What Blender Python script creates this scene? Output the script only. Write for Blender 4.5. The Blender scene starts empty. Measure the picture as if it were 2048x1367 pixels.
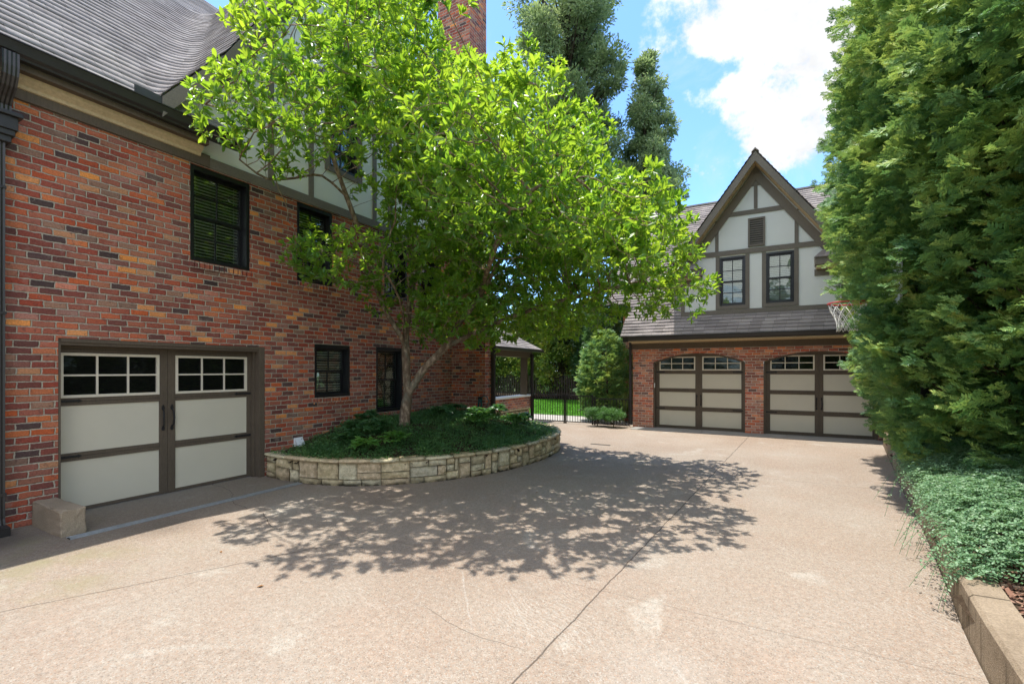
import bpy, bmesh, math, random
import numpy as np
from mathutils import Vector, noise
R_ = math.radians
random.seed(7); rng = np.random.default_rng(7)
scn = bpy.context.scene
COL = scn.collection

# ------------------------------------------------------------------ camera, sky, sun, exposure
cam_d = bpy.data.cameras.new("camera"); cam = bpy.data.objects.new("camera", cam_d); COL.objects.link(cam)
cam.location = (0, 0, 1.75); cam.rotation_euler = (R_(90), 0, R_(29))
cam_d.sensor_width = 36; cam_d.lens = 36*930/2048; cam_d.shift_y = 56.5/2048
cam_d.clip_start = .05; cam_d.clip_end = 3000
scn.camera = cam
SUN = Vector((-.19, .03, 1)).normalized()
w = bpy.data.worlds.new("World"); scn.world = w; w.use_nodes = True
sun_d = bpy.data.lights.new("sun", 'SUN'); sun_d.energy = 2.5; sun_d.angle = R_(.53); sun_d.color = (1, .955, .88)
sun = bpy.data.objects.new("sun", sun_d); COL.objects.link(sun)
sun.rotation_euler = SUN.to_track_quat('Z', 'Y').to_euler(); sun.location = (-3, 2, 30)
scn.view_settings.view_transform = 'Standard'; scn.view_settings.look = 'None'
scn.view_settings.exposure = 1.46; scn.view_settings.gamma = 1
scn.render.resolution_x = 1024; scn.render.resolution_y = 683

# ------------------------------------------------------------------ node helper
class G:
    def __init__(s, nt): s.nt = nt
    def n(s, t, **k):
        nd = s.nt.nodes.new(t)
        for a, v in k.items(): setattr(nd, a, v)
        return nd
    def put(s, sock, v):
        if v is None: return
        if isinstance(v, bpy.types.NodeSocket): s.nt.links.new(v, sock)
        else:
            if isinstance(v, (tuple, list)) and len(v) == 3 and sock.type == 'RGBA': v = (*v, 1)
            sock.default_value = v
    def m(s, op, a, b=None, c=None):
        nd = s.n('ShaderNodeMath', operation=op)
        for i, v in enumerate((a, b, c)):
            if v is not None: s.put(nd.inputs[i], v)
        return nd.outputs[0]
    def vm(s, op, a, b=None, sc=None):
        nd = s.n('ShaderNodeVectorMath', operation=op); s.put(nd.inputs[0], a)
        if b is not None: s.put(nd.inputs[1], b)
        if sc is not None: s.put(nd.inputs['Scale'], sc)
        return nd.outputs['Value'] if op in ('LENGTH', 'DOT_PRODUCT', 'DISTANCE') else nd.outputs[0]
    def mr(s, v, a, b, c=0., d=1., smooth=True):
        nd = s.n('ShaderNodeMapRange', interpolation_type='SMOOTHSTEP' if smooth else 'LINEAR')
        for i, x in enumerate((v, a, b, c, d)): s.put(nd.inputs[i], x)
        return nd.outputs[0]
    def comb(s, x, y, z=0.):
        nd = s.n('ShaderNodeCombineXYZ')
        for i, v in enumerate((x, y, z)): s.put(nd.inputs[i], v)
        return nd.outputs[0]
    def sep(s, v):
        nd = s.n('ShaderNodeSeparateXYZ'); s.put(nd.inputs[0], v); return nd.outputs
    def pos(s): return s.n('ShaderNodeNewGeometry').outputs['Position']
    def noise(s, vec, scale, detail=3., rough=.55, dist=0., color=False):
        nd = s.n('ShaderNodeTexNoise'); s.put(nd.inputs['Vector'], vec)
        for k, v in (('Scale', scale), ('Detail', detail), ('Roughness', rough), ('Distortion', dist)): s.put(nd.inputs[k], v)
        return nd.outputs['Color'] if color else nd.outputs[0]
    def white(s, vec, color=False):
        nd = s.n('ShaderNodeTexWhiteNoise'); s.put(nd.inputs['Vector'], vec)
        return nd.outputs['Color'] if color else nd.outputs['Value']
    def ramp(s, f, cols, const=False):
        nd = s.n('ShaderNodeValToRGB'); cr = nd.color_ramp
        cr.interpolation = 'CONSTANT' if const else 'LINEAR'
        while len(cr.elements) < len(cols): cr.elements.new(.5)
        for e, (p, c) in zip(cr.elements, cols): e.position = p; e.color = (*c, 1)
        s.put(nd.inputs[0], f); return nd.outputs[0]
    def mix(s, f, a, b, mode='MIX'):
        nd = s.n('ShaderNodeMix', data_type='RGBA', blend_type=mode)
        s.put(nd.inputs[0], f); s.put(nd.inputs[6], a); s.put(nd.inputs[7], b); return nd.outputs[2]
    def hsv(s, c, h=.5, sa=1., v=1.):
        nd = s.n('ShaderNodeHueSaturation')
        s.put(nd.inputs['Hue'], h); s.put(nd.inputs['Saturation'], sa); s.put(nd.inputs['Value'], v); s.put(nd.inputs['Color'], c)
        return nd.outputs[0]
    def bump(s, h, strength=.4, dist=.01):
        nd = s.n('ShaderNodeBump'); s.put(nd.inputs['Strength'], strength); s.put(nd.inputs['Distance'], dist); s.put(nd.inputs['Height'], h)
        return nd.outputs[0]
    def bsdf(s, col, rough=.8, normal=None, spec=.3, metal=0.):
        nd = s.n('ShaderNodeBsdfPrincipled')
        s.put(nd.inputs['Base Color'], col); s.put(nd.inputs['Roughness'], rough); s.put(nd.inputs['Metallic'], metal)
        s.put(nd.inputs['Specular IOR Level'], spec)
        if normal is not None: s.put(nd.inputs['Normal'], normal)
        return nd
    def out(s, sh):
        o = s.n('ShaderNodeOutputMaterial'); s.nt.links.new(sh, o.inputs[0])
    def rand(s): return s.n('ShaderNodeNewGeometry').outputs['Random Per Island']
    def uz(s):      # horizontal run along whatever wall this is, and height
        g = s.n('ShaderNodeNewGeometry'); p = s.sep(g.outputs['Position']); nn = s.sep(g.outputs['True Normal'])
        f = s.m('GREATER_THAN', s.m('ABSOLUTE', nn[0]), s.m('ABSOLUTE', nn[1]))
        u = s.m('ADD', s.m('MULTIPLY', p[1], f), s.m('MULTIPLY', p[0], s.m('SUBTRACT', 1., f)))
        return u, p[2], f, p

def mat(name):
    m = bpy.data.materials.new(name); m.use_nodes = True; m.node_tree.nodes.clear(); return m, G(m.node_tree)

# sky: physical sky with procedural cumulus, plus an added cloud bank for fill
def build_world():
    nt = w.node_tree; nt.nodes.clear(); g = G(nt)
    sky = g.n('ShaderNodeTexSky', sky_type='NISHITA'); sky.sun_disc = False
    sky.sun_elevation = math.asin(SUN.z); sky.sun_rotation = math.atan2(SUN.x, SUN.y)
    sky.air_density = 1.0; sky.dust_density = .6; sky.ozone_density = 1.5
    d = g.vm('NORMALIZE', g.n('ShaderNodeTexCoord').outputs['Generated'])
    dz = g.sep(d)[2]
    n1 = g.noise(d, 4.2, 9., .58, .1); n2 = g.noise(g.vm('ADD', d, (.9, .3, .2)), 13., 9., .62)
    c1 = g.vm('DISTANCE', g.vm('MULTIPLY', d, (1, 1, 1.2)), (.065, .845, .665))
    c2 = g.vm('DISTANCE', g.vm('MULTIPLY', d, (1, 1, 1.2)), (-.005, .89, .55))
    near = g.m('MAXIMUM', g.mr(c1, .35, .0), g.m('MULTIPLY', g.mr(c2, .24, .0), .95))
    dens = g.m('ADD', g.m('MULTIPLY', near, .55), g.m('ADD', g.m('MULTIPLY', n1, 1.0), g.m('MULTIPLY', n2, .75)))
    cl = g.mr(dens, 1.10, 1.26)
    wisps = g.m('MULTIPLY', g.mr(g.noise(d, 5., 8., .62, .4), .50, .8), .5)
    far = g.m('MULTIPLY', g.mr(g.noise(g.vm('MULTIPLY', d, (1., 1., 2.2)), 2.3, 8., .55), .42, .54), g.mr(g.sep(d)[1], .34, .08))  # added bright clouds out of view, to lift the shaded sides
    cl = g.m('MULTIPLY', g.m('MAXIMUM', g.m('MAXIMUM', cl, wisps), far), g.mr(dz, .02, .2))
    shade = g.mr(g.noise(g.vm('ADD', d, (.4, .1, .7)), 5., 6., .6), .35, .62, .80, 1.08)
    ccol = g.vm('SCALE', (2.75, 2.78, 2.82), sc=shade)
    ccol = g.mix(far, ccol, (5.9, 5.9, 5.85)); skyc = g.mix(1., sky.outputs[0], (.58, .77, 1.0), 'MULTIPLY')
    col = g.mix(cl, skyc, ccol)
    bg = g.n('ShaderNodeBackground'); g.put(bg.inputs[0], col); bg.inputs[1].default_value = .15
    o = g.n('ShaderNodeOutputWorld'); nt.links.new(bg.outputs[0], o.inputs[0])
build_world()

# ------------------------------------------------------------------ materials
M = {}
def brick_mat(name, ramp, mortar, ch=.0772, bw=.207, mw=.0135, rough_edge=.010):
    m, g = mat(name); u, z, f, p = g.uz()
    nv = g.noise(g.comb(u, z, f), 14., 3., .6, color=True); ns = g.sep(nv)
    u2 = g.m('ADD', u, g.m('MULTIPLY', g.m('SUBTRACT', ns[0], .5), rough_edge*2.4))
    z2 = g.m('ADD', z, g.m('MULTIPLY', g.m('SUBTRACT', ns[1], .5), rough_edge*2.4))
    row = g.m('FLOOR', g.m('DIVIDE', z2, ch)); fz = g.m('FRACT', g.m('DIVIDE', z2, ch))
    sh = g.m('ADD', g.m('MULTIPLY', g.m('MODULO', g.m('ADD', row, 100.), 2.), .5), g.m('MULTIPLY', g.white(g.comb(row, 7.3, f)), .22))
    uc = g.m('ADD', g.m('DIVIDE', u2, bw), sh); col = g.m('FLOOR', uc); fu = g.m('FRACT', uc)
    wr = g.white(g.comb(row, col, f)); wc = g.white(g.comb(col, row, g.m('ADD', f, 3.1)))
    edge = g.m('MINIMUM', g.m('MULTIPLY', g.m('MINIMUM', fu, g.m('SUBTRACT', 1., fu)), bw),
               g.m('MULTIPLY', g.m('MINIMUM', fz, g.m('SUBTRACT', 1., fz)), ch))
    fine = g.noise(p_vec(g, p), 60., 4., .65); med = g.noise(p_vec(g, p), 17., 4., .6); big = g.noise(p_vec(g, p), 1.3, 3., .5)
    edge2 = g.m('ADD', edge, g.m('MULTIPLY', g.m('SUBTRACT', med, .5), .010))
    mask = g.mr(edge2, mw*.34, mw*.62)
    bc = g.ramp(wr, ramp, True)
    bc = g.hsv(bc, 0.5, g.mr(wc, 0, 1, .86, 1.1, False), g.m('MULTIPLY', g.mr(wc, 0, 1, .68, 1.28, False), g.mr(big, .3, .7, .84, 1.14)))
    bc = g.mix(1., bc, g.ramp(fine, [(.2, (.62, .6, .6)), (.75, (1.35, 1.33, 1.3))]), 'MULTIPLY')
    bc = g.mix(g.mr(med, .56, .72, 0, .55), bc, (.09, .05, .045))
    bc = g.mix(g.m('MULTIPLY', g.mr(g.noise(p_vec(g, p), 26., 5., .7), .6, .74), .55), bc, mortar)
    bc = g.mix(g.mr(big, .5, .8, 0, .18), bc, (.2, .17, .11))
    mo = g.mix(1., mortar, g.ramp(fine, [(.25, (.7, .7, .7)), (.75, (1.2, 1.2, 1.2))]), 'MULTIPLY')
    bc = g.mix(g.mr(g.noise(p_vec(g, p), 4.2, 5., .65), .56, .74, 0, .38), bc, (.46, .33, .26)); c = g.mix(mask, mo, bc)
    hgt = g.m('ADD', g.mr(edge2, mw*.2, mw*.9), g.m('ADD', g.m('MULTIPLY', fine, .35), g.m('MULTIPLY', wc, .22)))
    g.out(g.bsdf(c, .88, g.bump(hgt, .85, .012), .2).outputs[0]); return m
def p_vec(g, p): return g.comb(p[0], p[1], p[2])
M['brick'] = brick_mat('brick_old_mixed', [(0, (.35, .098, .060)), (.17, (.43, .128, .070)), (.34, (.27, .075, .054)), (.50, (.48, .165, .082)),
      (.60, (.36, .125, .085)), (.71, (.20, .068, .054)), (.80, (.64, .275, .11)), (.86, (.46, .195, .14)), (.92, (.29, .165, .115)), (.955, (.10, .062, .058))], (.45, .39, .30))
M['brick_garage'] = brick_mat('brick_garage_mixed', [(0, (.50, .17, .105)), (.2, (.58, .22, .125)), (.4, (.42, .13, .09)), (.55, (.64, .28, .16)),
      (.7, (.33, .125, .09)), (.8, (.56, .27, .19)), (.93, (.22, .12, .10))], (.66, .57, .48))
def simple(name, col, rough=.6, spec=.35, metal=0., nscale=30., var=.18, bump=.15, bd=.003, stretch=None):
    m, g = mat(name); p = g.pos()
    if stretch: p = g.vm('MULTIPLY', p, stretch)
    n = g.noise(p, nscale, 5., .6); n2 = g.noise(g.pos(), 1.7, 4., .6)
    c = g.mix(1., col, g.ramp(n, [(.25, (1-var,)*3), (.75, (1+var,)*3)]), 'MULTIPLY')
    c = g.mix(1., c, g.ramp(n2, [(.3, (1-var*.6,)*3), (.7, (1+var*.5,)*3)]), 'MULTIPLY')
    g.out(g.bsdf(c, rough, g.bump(n, bump, bd) if bump else None, spec, metal).outputs[0]); M[name] = m; return m
simple('brown_trim', (.115, .088, .062), .62, .3, nscale=60, stretch=(1, 1, .2), bump=.3)
simple('grey_timber', (.19, .165, .132), .7, .25, nscale=40, bump=.35)
simple('soffit_tan', (.56, .44, .27), .6, .3, bump=.05)
simple('door_panel', (.64, .59, .465), .55, .3, nscale=180, stretch=(1, 1, 4), var=.05, bump=.3, bd=.002)
simple('window_tan', (.72, .65, .52), .5, .35, var=.06, bump=.05)
simple('black_frame', (.010, .010, .0115), .35, .5, var=.1, bump=.05)
simple('black_iron', (.016, .015, .015), .5, .4, bump=.3)
simple('gutter_dark', (.030, .027, .025), .38, .5, var=.1, bump=.04)
simple('stucco', (.78, .79, .73), .9, .15, nscale=140, var=.05, bump=.5, bd=.004)
simple('white_plastic', (.75, .76, .76), .4, .5, var=.04, bump=.02)
simple('blind_white', (.62, .64, .60), .55, .3, var=.05, bump=0)
simple('galvanised', (.36, .385, .40), .5, .5, .35, nscale=25, var=.25, bump=.1)
simple('cast_block', (.34, .27, .19), .93, .1, nscale=120, var=.32, bump=.9, bd=.006)
simple('curb_concrete', (.27, .21, .155), .93, .1, nscale=90, var=.3, bump=.8, bd=.006)
simple('apron', (.27, .26, .245), .9, .15, nscale=70, var=.15, bump=.4)
simple('rim_red', (.55, .05, .045), .45, .4, var=.15, bump=.1)
simple('net_white', (.74, .72, .68), .8, .2, var=.1, bump=0)
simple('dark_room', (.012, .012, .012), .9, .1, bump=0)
simple('hose_teal', (.02, .10, .10), .4, .4, bump=0)
simple('wood_fence', (.045, .033, .026), .85, .15, nscale=30, stretch=(1, 1, .15), var=.3, bump=.3)
simple('flashing', (.05, .052, .05), .5, .4, bump=.05)
simple('mortar', (.23, .185, .125), .95, .1, nscale=80, var=.3, bump=.8, bd=.01)
def bark(name, a, b):
    m, g = mat(name); p = g.vm('MULTIPLY', g.pos(), (1, 1, .45)); n = g.noise(p, 16, 6, .65); n2 = g.noise(g.pos(), 4., 4., .6)
    c = g.mix(g.mr(n2, .45, .65), g.ramp(n, [(.3, a), (.7, b)]), (.20, .2, .15))
    c = g.mix(g.mr(n, .35, .7), tuple(x*.6 for x in a), c)
    g.out(g.bsdf(c, .9, g.bump(n, .8, .012), .15).outputs[0]); M[name] = m
bark('bark_pale', (.24, .165, .11), (.52, .41, .29)); bark('bark_dark', (.05, .037, .026), (.14, .10, .07)); bark('bark_twig', (.10, .065, .045), (.24, .15, .10))
# stone
m, g = mat('stone_blocks'); r = g.rand(); p = g.pos()
c = g.ramp(r, [(0, (.46, .38, .25)), (.18, (.55, .46, .31)), (.34, (.40, .345, .24)), (.5, (.50, .40, .28)), (.64, (.50, .45, .33)), (.78, (.44, .40, .31)), (.9, (.56, .50, .37))], True)
n = g.noise(p, 14, 6, .65); n2 = g.noise(p, 60, 5, .7)
c = g.mix(1., c, g.ramp(n, [(.28, (.55, .53, .48)), (.62, (1.12, 1.1, 1.08))]), 'MULTIPLY')
c = g.mix(1., c, g.ramp(n2, [(.3, (.78, .78, .76)), (.7, (1.15, 1.15, 1.15))]), 'MULTIPLY')
c = g.mix(1., g.mix(g.mr(g.noise(p, 3.3, 5, .6), .55, .75, 0, .4), c, (.24, .23, .11)), (1.32, 1.3, 1.2), 'MULTIPLY')
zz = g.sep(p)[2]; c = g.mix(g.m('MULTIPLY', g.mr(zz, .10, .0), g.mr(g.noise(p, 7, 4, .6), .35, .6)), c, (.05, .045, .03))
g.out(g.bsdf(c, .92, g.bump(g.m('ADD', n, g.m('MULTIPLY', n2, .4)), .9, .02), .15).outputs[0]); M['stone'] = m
# shingles: tabs by run and height row
def shingle(name, dz, cols, tab=.28):
    m, g = mat(name); u, z, f, p = g.uz(); row = g.m('ROUND', g.m('DIVIDE', g.m('SUBTRACT', z, .02), dz))
    uc = g.m('ADD', g.m('DIVIDE', u, tab), g.m('MULTIPLY', g.white(g.comb(row, 1., f)), 5.)); cell = g.m('FLOOR', uc)
    wr = g.white(g.comb(cell, row, f)); fu = g.m('FRACT', uc)
    c = g.ramp(wr, cols); gr = g.noise(p_vec(g, p), 220., 3., .7)
    c = g.mix(1., c, g.ramp(gr, [(.3, (.7, .7, .7)), (.7, (1.3, 1.3, 1.3))]), 'MULTIPLY')
    c = g.mix(1., c, g.ramp(g.noise(p_vec(g, p), 1.1, 5., .6), [(.3, (.84, .84, .86)), (.7, (1.12, 1.1, 1.08))]), 'MULTIPLY')
    slot = g.m('LESS_THAN', g.m('MULTIPLY', fu, tab), .006)
    c = g.mix(g.m('MULTIPLY', slot, .55), c, (.03, .027, .025))
    h = g.m('ADD', g.m('MULTIPLY', g.m('GREATER_THAN', wr, .5), .8), g.m('MULTIPLY', gr, .35))
    g.out(g.bsdf(c, .93, g.bump(h, .5, .006), .15).outputs[0]); M[name] = m
shingle('shingle_house', .132, [(0, (.26, .235, .222)), (.5, (.325, .295, .278)), (1, (.385, .352, .33))])
shingle('shingle_garage', .10, [(0, (.245, .22, .21)), (.5, (.315, .28, .265)), (1, (.38, .34, .32))])
# glass
m, g = mat('window_glass'); gl = g.n('ShaderNodeBsdfGlossy'); gl.inputs['Roughness'].default_value = .015
g.put(gl.inputs['Color'], (.92, .96, .94)); g.put(gl.inputs['Normal'], g.bump(g.noise(g.pos(), 2.2, 2.), .12, .05))
tr = g.n('ShaderNodeBsdfTransparent'); g.put(tr.inputs[0], (.86, .9, .87))
fr = g.n('ShaderNodeFresnel'); fr.inputs[0].default_value = 1.5
mx = g.n('ShaderNodeMixShader'); g.put(mx.inputs[0], g.m('ADD', g.m('MULTIPLY', fr.outputs[0], .9), .03)); m.node_tree.links.new(tr.outputs[0], mx.inputs[1]); m.node_tree.links.new(gl.outputs[0], mx.inputs[2])
g.out(mx.outputs[0]); M['glass'] = m
m, g = mat('dark_glass'); n = g.bump(g.noise(g.vm('MULTIPLY', g.pos(), (1, 1, 2.5)), 3., 3.), .10, .03)
g.out(g.bsdf((.006, .006, .006), .03, n, .6).outputs[0]); M['dark_glass'] = m
# leaves
def leafm(name, cols, trans, gloss=.35, rough=.4, tmix=.45, pscale=.9, spread=.5, tip=None):
    m, g = mat(name); r = g.rand(); n = g.noise(g.pos(), pscale, 3., .6)
    k = g.m('ADD', g.m('MULTIPLY', r, spread), g.m('MULTIPLY', g.mr(n, .3, .7), 1-spread))
    c = g.ramp(k, cols)
    df = g.n('ShaderNodeBsdfPrincipled'); g.put(df.inputs['Base Color'], c); g.put(df.inputs['Roughness'], rough); g.put(df.inputs['Specular IOR Level'], gloss)
    tl = g.n('ShaderNodeBsdfTranslucent'); g.put(tl.inputs[0], g.mix(k, trans[0], trans[1]))
    mx = g.n('ShaderNodeMixShader'); mx.inputs[0].default_value = tmix
    m.node_tree.links.new(df.outputs[0], mx.inputs[1]); m.node_tree.links.new(tl.outputs[0], mx.inputs[2]); g.out(mx.outputs[0]); M[name] = m
leafm('leaf_magnolia', [(0, (.055, .16, .04)), (.5, (.10, .235, .045)), (1, (.19, .34, .045))], ((.25, .52, .03), (.66, .84, .05)), .55, .3, .5)
leafm('leaf_conifer', [(0, (.035, .10, .05)), (.33, (.085, .20, .075)), (.58, (.17, .32, .10)), (.82, (.33, .47, .13)), (1, (.58, .58, .18))], ((.12, .29, .07), (.46, .54, .10)), .3, .5, .36, 2.3, .25)
leafm('leaf_cover', [(0, (.10, .205, .10)), (.5, (.17, .30, .16)), (1, (.30, .43, .25))], ((.15, .32, .10), (.28, .45, .16)), .4, .4, .3, 2., .8)
leafm('leaf_ivy', [(0, (.045, .13, .045)), (.5, (.085, .20, .065)), (1, (.15, .28, .08))], ((.10, .27, .04), (.2, .4, .07)), .4, .42, .3, 2., .6)
leafm('leaf_perennial', [(0, (.08, .22, .05)), (1, (.16, .34, .07))], ((.2, .45, .05), (.3, .55, .07)), .4, .4, .35, 2., .8)
leafm('leaf_ivy2', [(0, (.05, .14, .06)), (1, (.11, .24, .09))], ((.1, .28, .06), (.2, .4, .07)), .6, .3, .3, 2., .8)
leafm('leaf_dark', [(0, (.035, .085, .038)), (.5, (.07, .14, .05)), (1, (.14, .21, .075))], ((.09, .2, .05), (.17, .3, .07)), .6, .3, .28, .5, .7)
leafm('leaf_oak', [(0, (.12, .19, .095)), (.5, (.21, .29, .15)), (1, (.34, .41, .25))], ((.26, .38, .12), (.44, .54, .22)), .5, .4, .45, .3, .6)
leafm('leaf_yellow', [(0, (.05, .11, .03)), (.4, (.10, .19, .04)), (.75, (.24, .29, .05)), (1, (.5, .42, .07))], ((.16, .28, .03), (.5, .5, .07)), .6, .3, .35, 1.1, .55)
leafm('grass_blade', [(0, (.055, .17, .02)), (1, (.11, .29, .03))], ((.12, .34, .02), (.2, .44, .03)), .3, .5, .4, 1., .5)
m, g = mat('fallen_leaf'); c = g.ramp(g.rand(), [(0, (.45, .17, .04)), (.5, (.22, .10, .04)), (1, (.5, .3, .08))]); g.out(g.bsdf(c, .7).outputs[0]); M['fallen_leaf'] = m
m, g = mat('mulch_chips'); c = g.ramp(g.rand(), [(0, (.10, .05, .032)), (.5, (.20, .10, .065)), (.85, (.32, .19, .13)), (1, (.42, .3, .2))]); g.out(g.bsdf(c, .9).outputs[0]); M['mulch'] = m
simple('soil', (.060, .042, .028), .95, .05, nscale=40, var=.4, bump=.9, bd=.02)
simple('lawn_base', (.07, .20, .025), .9, .1, nscale=50, var=.3, bump=.5, bd=.02)
simple('flag_path', (.36, .34, .31), .9, .1, nscale=12, var=.15, bump=.3)
simple('rough_ground', (.07, .09, .035), .95, .05, nscale=3, var=.35, bump=.5, bd=.03)
# driveway: washed aggregate concrete
m, g = mat('driveway_concrete'); p = g.pos(); s = g.sep(p)
vo = g.n('ShaderNodeTexVoronoi'); g.put(vo.inputs['Vector'], p); vo.inputs['Scale'].default_value = 125
peb = vo.outputs['Color']; pd = vo.outputs['Distance']
fine = g.noise(p, 240, 3, .7); mid = g.noise(p, 22, 6, .65); big = g.noise(p, .42, 5, .55, .3); big2 = g.noise(g.vm('ADD', p, (9, 4, 0)), 1.05, 6, .6, .5)
c = g.ramp(big, [(.32, (.40, .285, .215)), (.5, (.445, .335, .26)), (.68, (.49, .39, .315))])
c = g.mix(g.mr(big2, .45, .72, 0, .6), c, (.47, .335, .255))
c = g.mix(g.mr(g.noise(p, .9, 6, .62, 1.2), .58, .70, 0, .55), c, (.60, .52, .44))
sp = g.sep(peb)[0]
c = g.mix(g.m('MULTIPLY', g.mr(sp, .76, .88), .42), c, (.62, .56, .49))
c = g.mix(g.m('MULTIPLY', g.mr(g.sep(peb)[1], .82, .92), .34), c, (.46, .22, .11))
c = g.mix(g.m('MULTIPLY', g.mr(g.sep(peb)[2], .84, .92), .38), c, (.16, .115, .09))
c = g.mix(1., c, g.ramp(mid, [(.25, (.80, .79, .78)), (.7, (1.12, 1.12, 1.12))]), 'MULTIPLY')
c = g.mix(1., c, g.ramp(fine, [(.3, (.86, .86, .86)), (.7, (1.1, 1.1, 1.1))]), 'MULTIPLY')
# broom swirls with pale laitance
sw = g.vm('DISTANCE', g.vm('ADD', p, g.vm('SCALE', g.noise(p, .7, 3, .5, color=True), sc=.7)), (-3.4, .6, 0.))
wv = g.m('SINE', g.m('MULTIPLY', g.m('ADD', sw, g.m('MULTIPLY', g.noise(p, 9, 5, .7), .11)), 190.))
wm = g.m('MULTIPLY', g.mr(g.noise(g.vm('ADD', p, (3.3, 1.2, 0)), .75, 5, .6), .50, .66), g.mr(wv, .3, 1.))
c = g.mix(g.m('MULTIPLY', wm, .26), c, (.70, .64, .57))
c = g.mix(g.mr(g.noise(g.vm('ADD', p, (1, 7, 0)), 2.6, 7, .68), .55, .72, 0, .35), c, (.33, .22, .16))
def arcline(cx, cy, rad, x0, x1, y0, y1, wd, amt, colr):
    global c
    wob = g.m('MULTIPLY', g.m('SUBTRACT', g.noise(p, 2.2, 4, .6), .5), .09)
    dd = g.m('ABSOLUTE', g.m('ADD', g.m('SUBTRACT', g.vm('DISTANCE', p, (cx, cy, 0)), rad), wob))
    box = g.m('MULTIPLY', g.m('MULTIPLY', g.mr(s[0], x0, x0+.15), g.mr(s[0], x1, x1-.15)), g.m('MULTIPLY', g.mr(s[1], y0, y0+.15), g.mr(s[1], y1, y1-.15)))
    c = g.mix(g.m('MULTIPLY', g.m('MULTIPLY', g.mr(dd, wd, wd*.2), box), amt), c, colr)
PALE = (.80, .75, .69)
arcline(2.4, 6.6, 5.75, -2.7, -1.7, 2.3, 3.4, .010, .16, PALE); arcline(2.6, 6.9, 5.75, -2.3, -1.3, 2.3, 3.3, .009, .14, PALE)
arcline(-.9, 2.5, .55, -1.3, -.2, 2.0, 3.0, .02, .14, PALE); arcline(-2.6, 2.75, .22, -2.75, -2.1, 2.4, 3.0, .012, .12, PALE); arcline(-1.6, 4.2, 1.62, -2.3, -1.3, 2.3, 2.8, .006, .6, (.12, .09, .07))
arcline(1.5, 9., 6.5, -3.8, -1.5, 3., 7.5, .10, .13, (.2, .16, .13)); arcline(3.0, 9.4, 6.6, -2.6, -.4, 4., 8.5, .10, .13, (.2, .16, .13))
c = g.mix(g.mr(g.vm('DISTANCE', p, (-.55, 2.75, 0)), .5, .1, 0, .1), c, PALE)
# darker, mossy edge beside the house
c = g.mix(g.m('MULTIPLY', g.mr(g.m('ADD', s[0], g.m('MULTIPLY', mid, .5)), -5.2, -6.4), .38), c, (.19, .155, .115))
c = g.mix(g.m('MULTIPLY', g.m('MULTIPLY', g.mr(s[0], -4.4, -5.3), g.mr(s[1], 3.2, 1.0)), g.mr(g.noise(p, 2.2, 5, .6), .4, .75)), c, (.36, .30, .17))
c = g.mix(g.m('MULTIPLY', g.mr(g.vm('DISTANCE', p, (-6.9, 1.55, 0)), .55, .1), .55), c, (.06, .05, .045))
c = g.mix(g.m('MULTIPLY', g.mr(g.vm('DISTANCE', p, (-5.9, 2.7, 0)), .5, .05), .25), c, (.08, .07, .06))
lin = g.m('ADD', g.m('MULTIPLY', g.noise(p, 3., 5, .7), .05), -.025)
def crack(expr, lo=.002, hi=.0085):
    return g.mr(g.m('ABSOLUTE', g.m('ADD', expr, lin)), hi, lo)
k1 = crack(g.m('ADD', s[0], g.m('SUBTRACT', 1.41, g.m('MULTIPLY', s[1], .067))))
k2 = crack(g.m('SUBTRACT', s[1], 3.58)); k2 = g.m('MULTIPLY', k2, g.m('GREATER_THAN', s[0], -4.2))
k3 = crack(g.m('ADD', s[0], g.m('SUBTRACT', 5.45, g.m('MULTIPLY', s[1], .5)))); k3 = g.m('MULTIPLY', k3, g.m('LESS_THAN', s[1], 3.6))
k4 = crack(g.m('SUBTRACT', s[1], 8.6), .003, .009); k4 = g.m('MULTIPLY', k4, .6)
k5 = crack(g.m('ADD', g.m('ADD', s[1], g.m('MULTIPLY', s[0], .3)), g.m('SUBTRACT', -1.55, g.m('MULTIPLY', g.noise(p, 1.2, 3, .5), .5))), .002, .006); k5 = g.m('MULTIPLY', k5, g.m('LESS_THAN', s[0], -4.7))
k2 = g.m('MULTIPLY', k2, .4); kk = g.m('MAXIMUM', g.m('MAXIMUM', k1, k2), g.m('MAXIMUM', g.m('MAXIMUM', k3, k4), k5))
c = g.mix(g.m('MULTIPLY', kk, .72), c, (.07, .05, .04))
hh = g.m('ADD', g.m('MULTIPLY', pd, -.8), g.m('ADD', g.m('MULTIPLY', mid, .7), g.m('MULTIPLY', kk, -1.5)))
c = g.mix(1., c, (.68, .735, .75), 'MULTIPLY')
g.out(g.bsdf(c, .9, g.bump(hh, .6, .008), .15).outputs[0]); M['drive'] = m

# ------------------------------------------------------------------ object helpers
def wloc(o):
    v = Vector((0, 0, 0))
    while o is not None: v += o.location; o = o.parent
    return v
def tag(o, label=None, cat=None, group=None, kind=None):
    if label: o['label'] = label
    if cat: o['category'] = cat
    if group: o['group'] = group
    if kind: o['kind'] = kind
    return o
def thing(name, label, cat, loc, group=None, rz=0):
    o = bpy.data.objects.new(name, None); COL.objects.link(o); o.location = loc; o.rotation_euler[2] = rz
    o.empty_display_size = .1
    return tag(o, label, cat, group)
def link_mesh(name, me, mt, parent):
    o = bpy.data.objects.new(name, me); COL.objects.link(o)
    if mt: me.materials.append(M[mt] if isinstance(mt, str) else mt)
    if parent is not None: o.parent = parent
    return o
def copy_tree(o, parent=None):
    c = o.copy(); COL.objects.link(c); c.parent = parent
    for ch in [x for x in COL.objects if x.parent == o]: copy_tree(ch, c)
    return c
FW = lambda u, d, z: (u, -d, z)
FL = lambda u, d, z: (-7.3+d, u, z)          # house wall facing +X
FG = lambda u, d, z: (u, 14.45-d, z)         # garage wall facing the court
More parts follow.
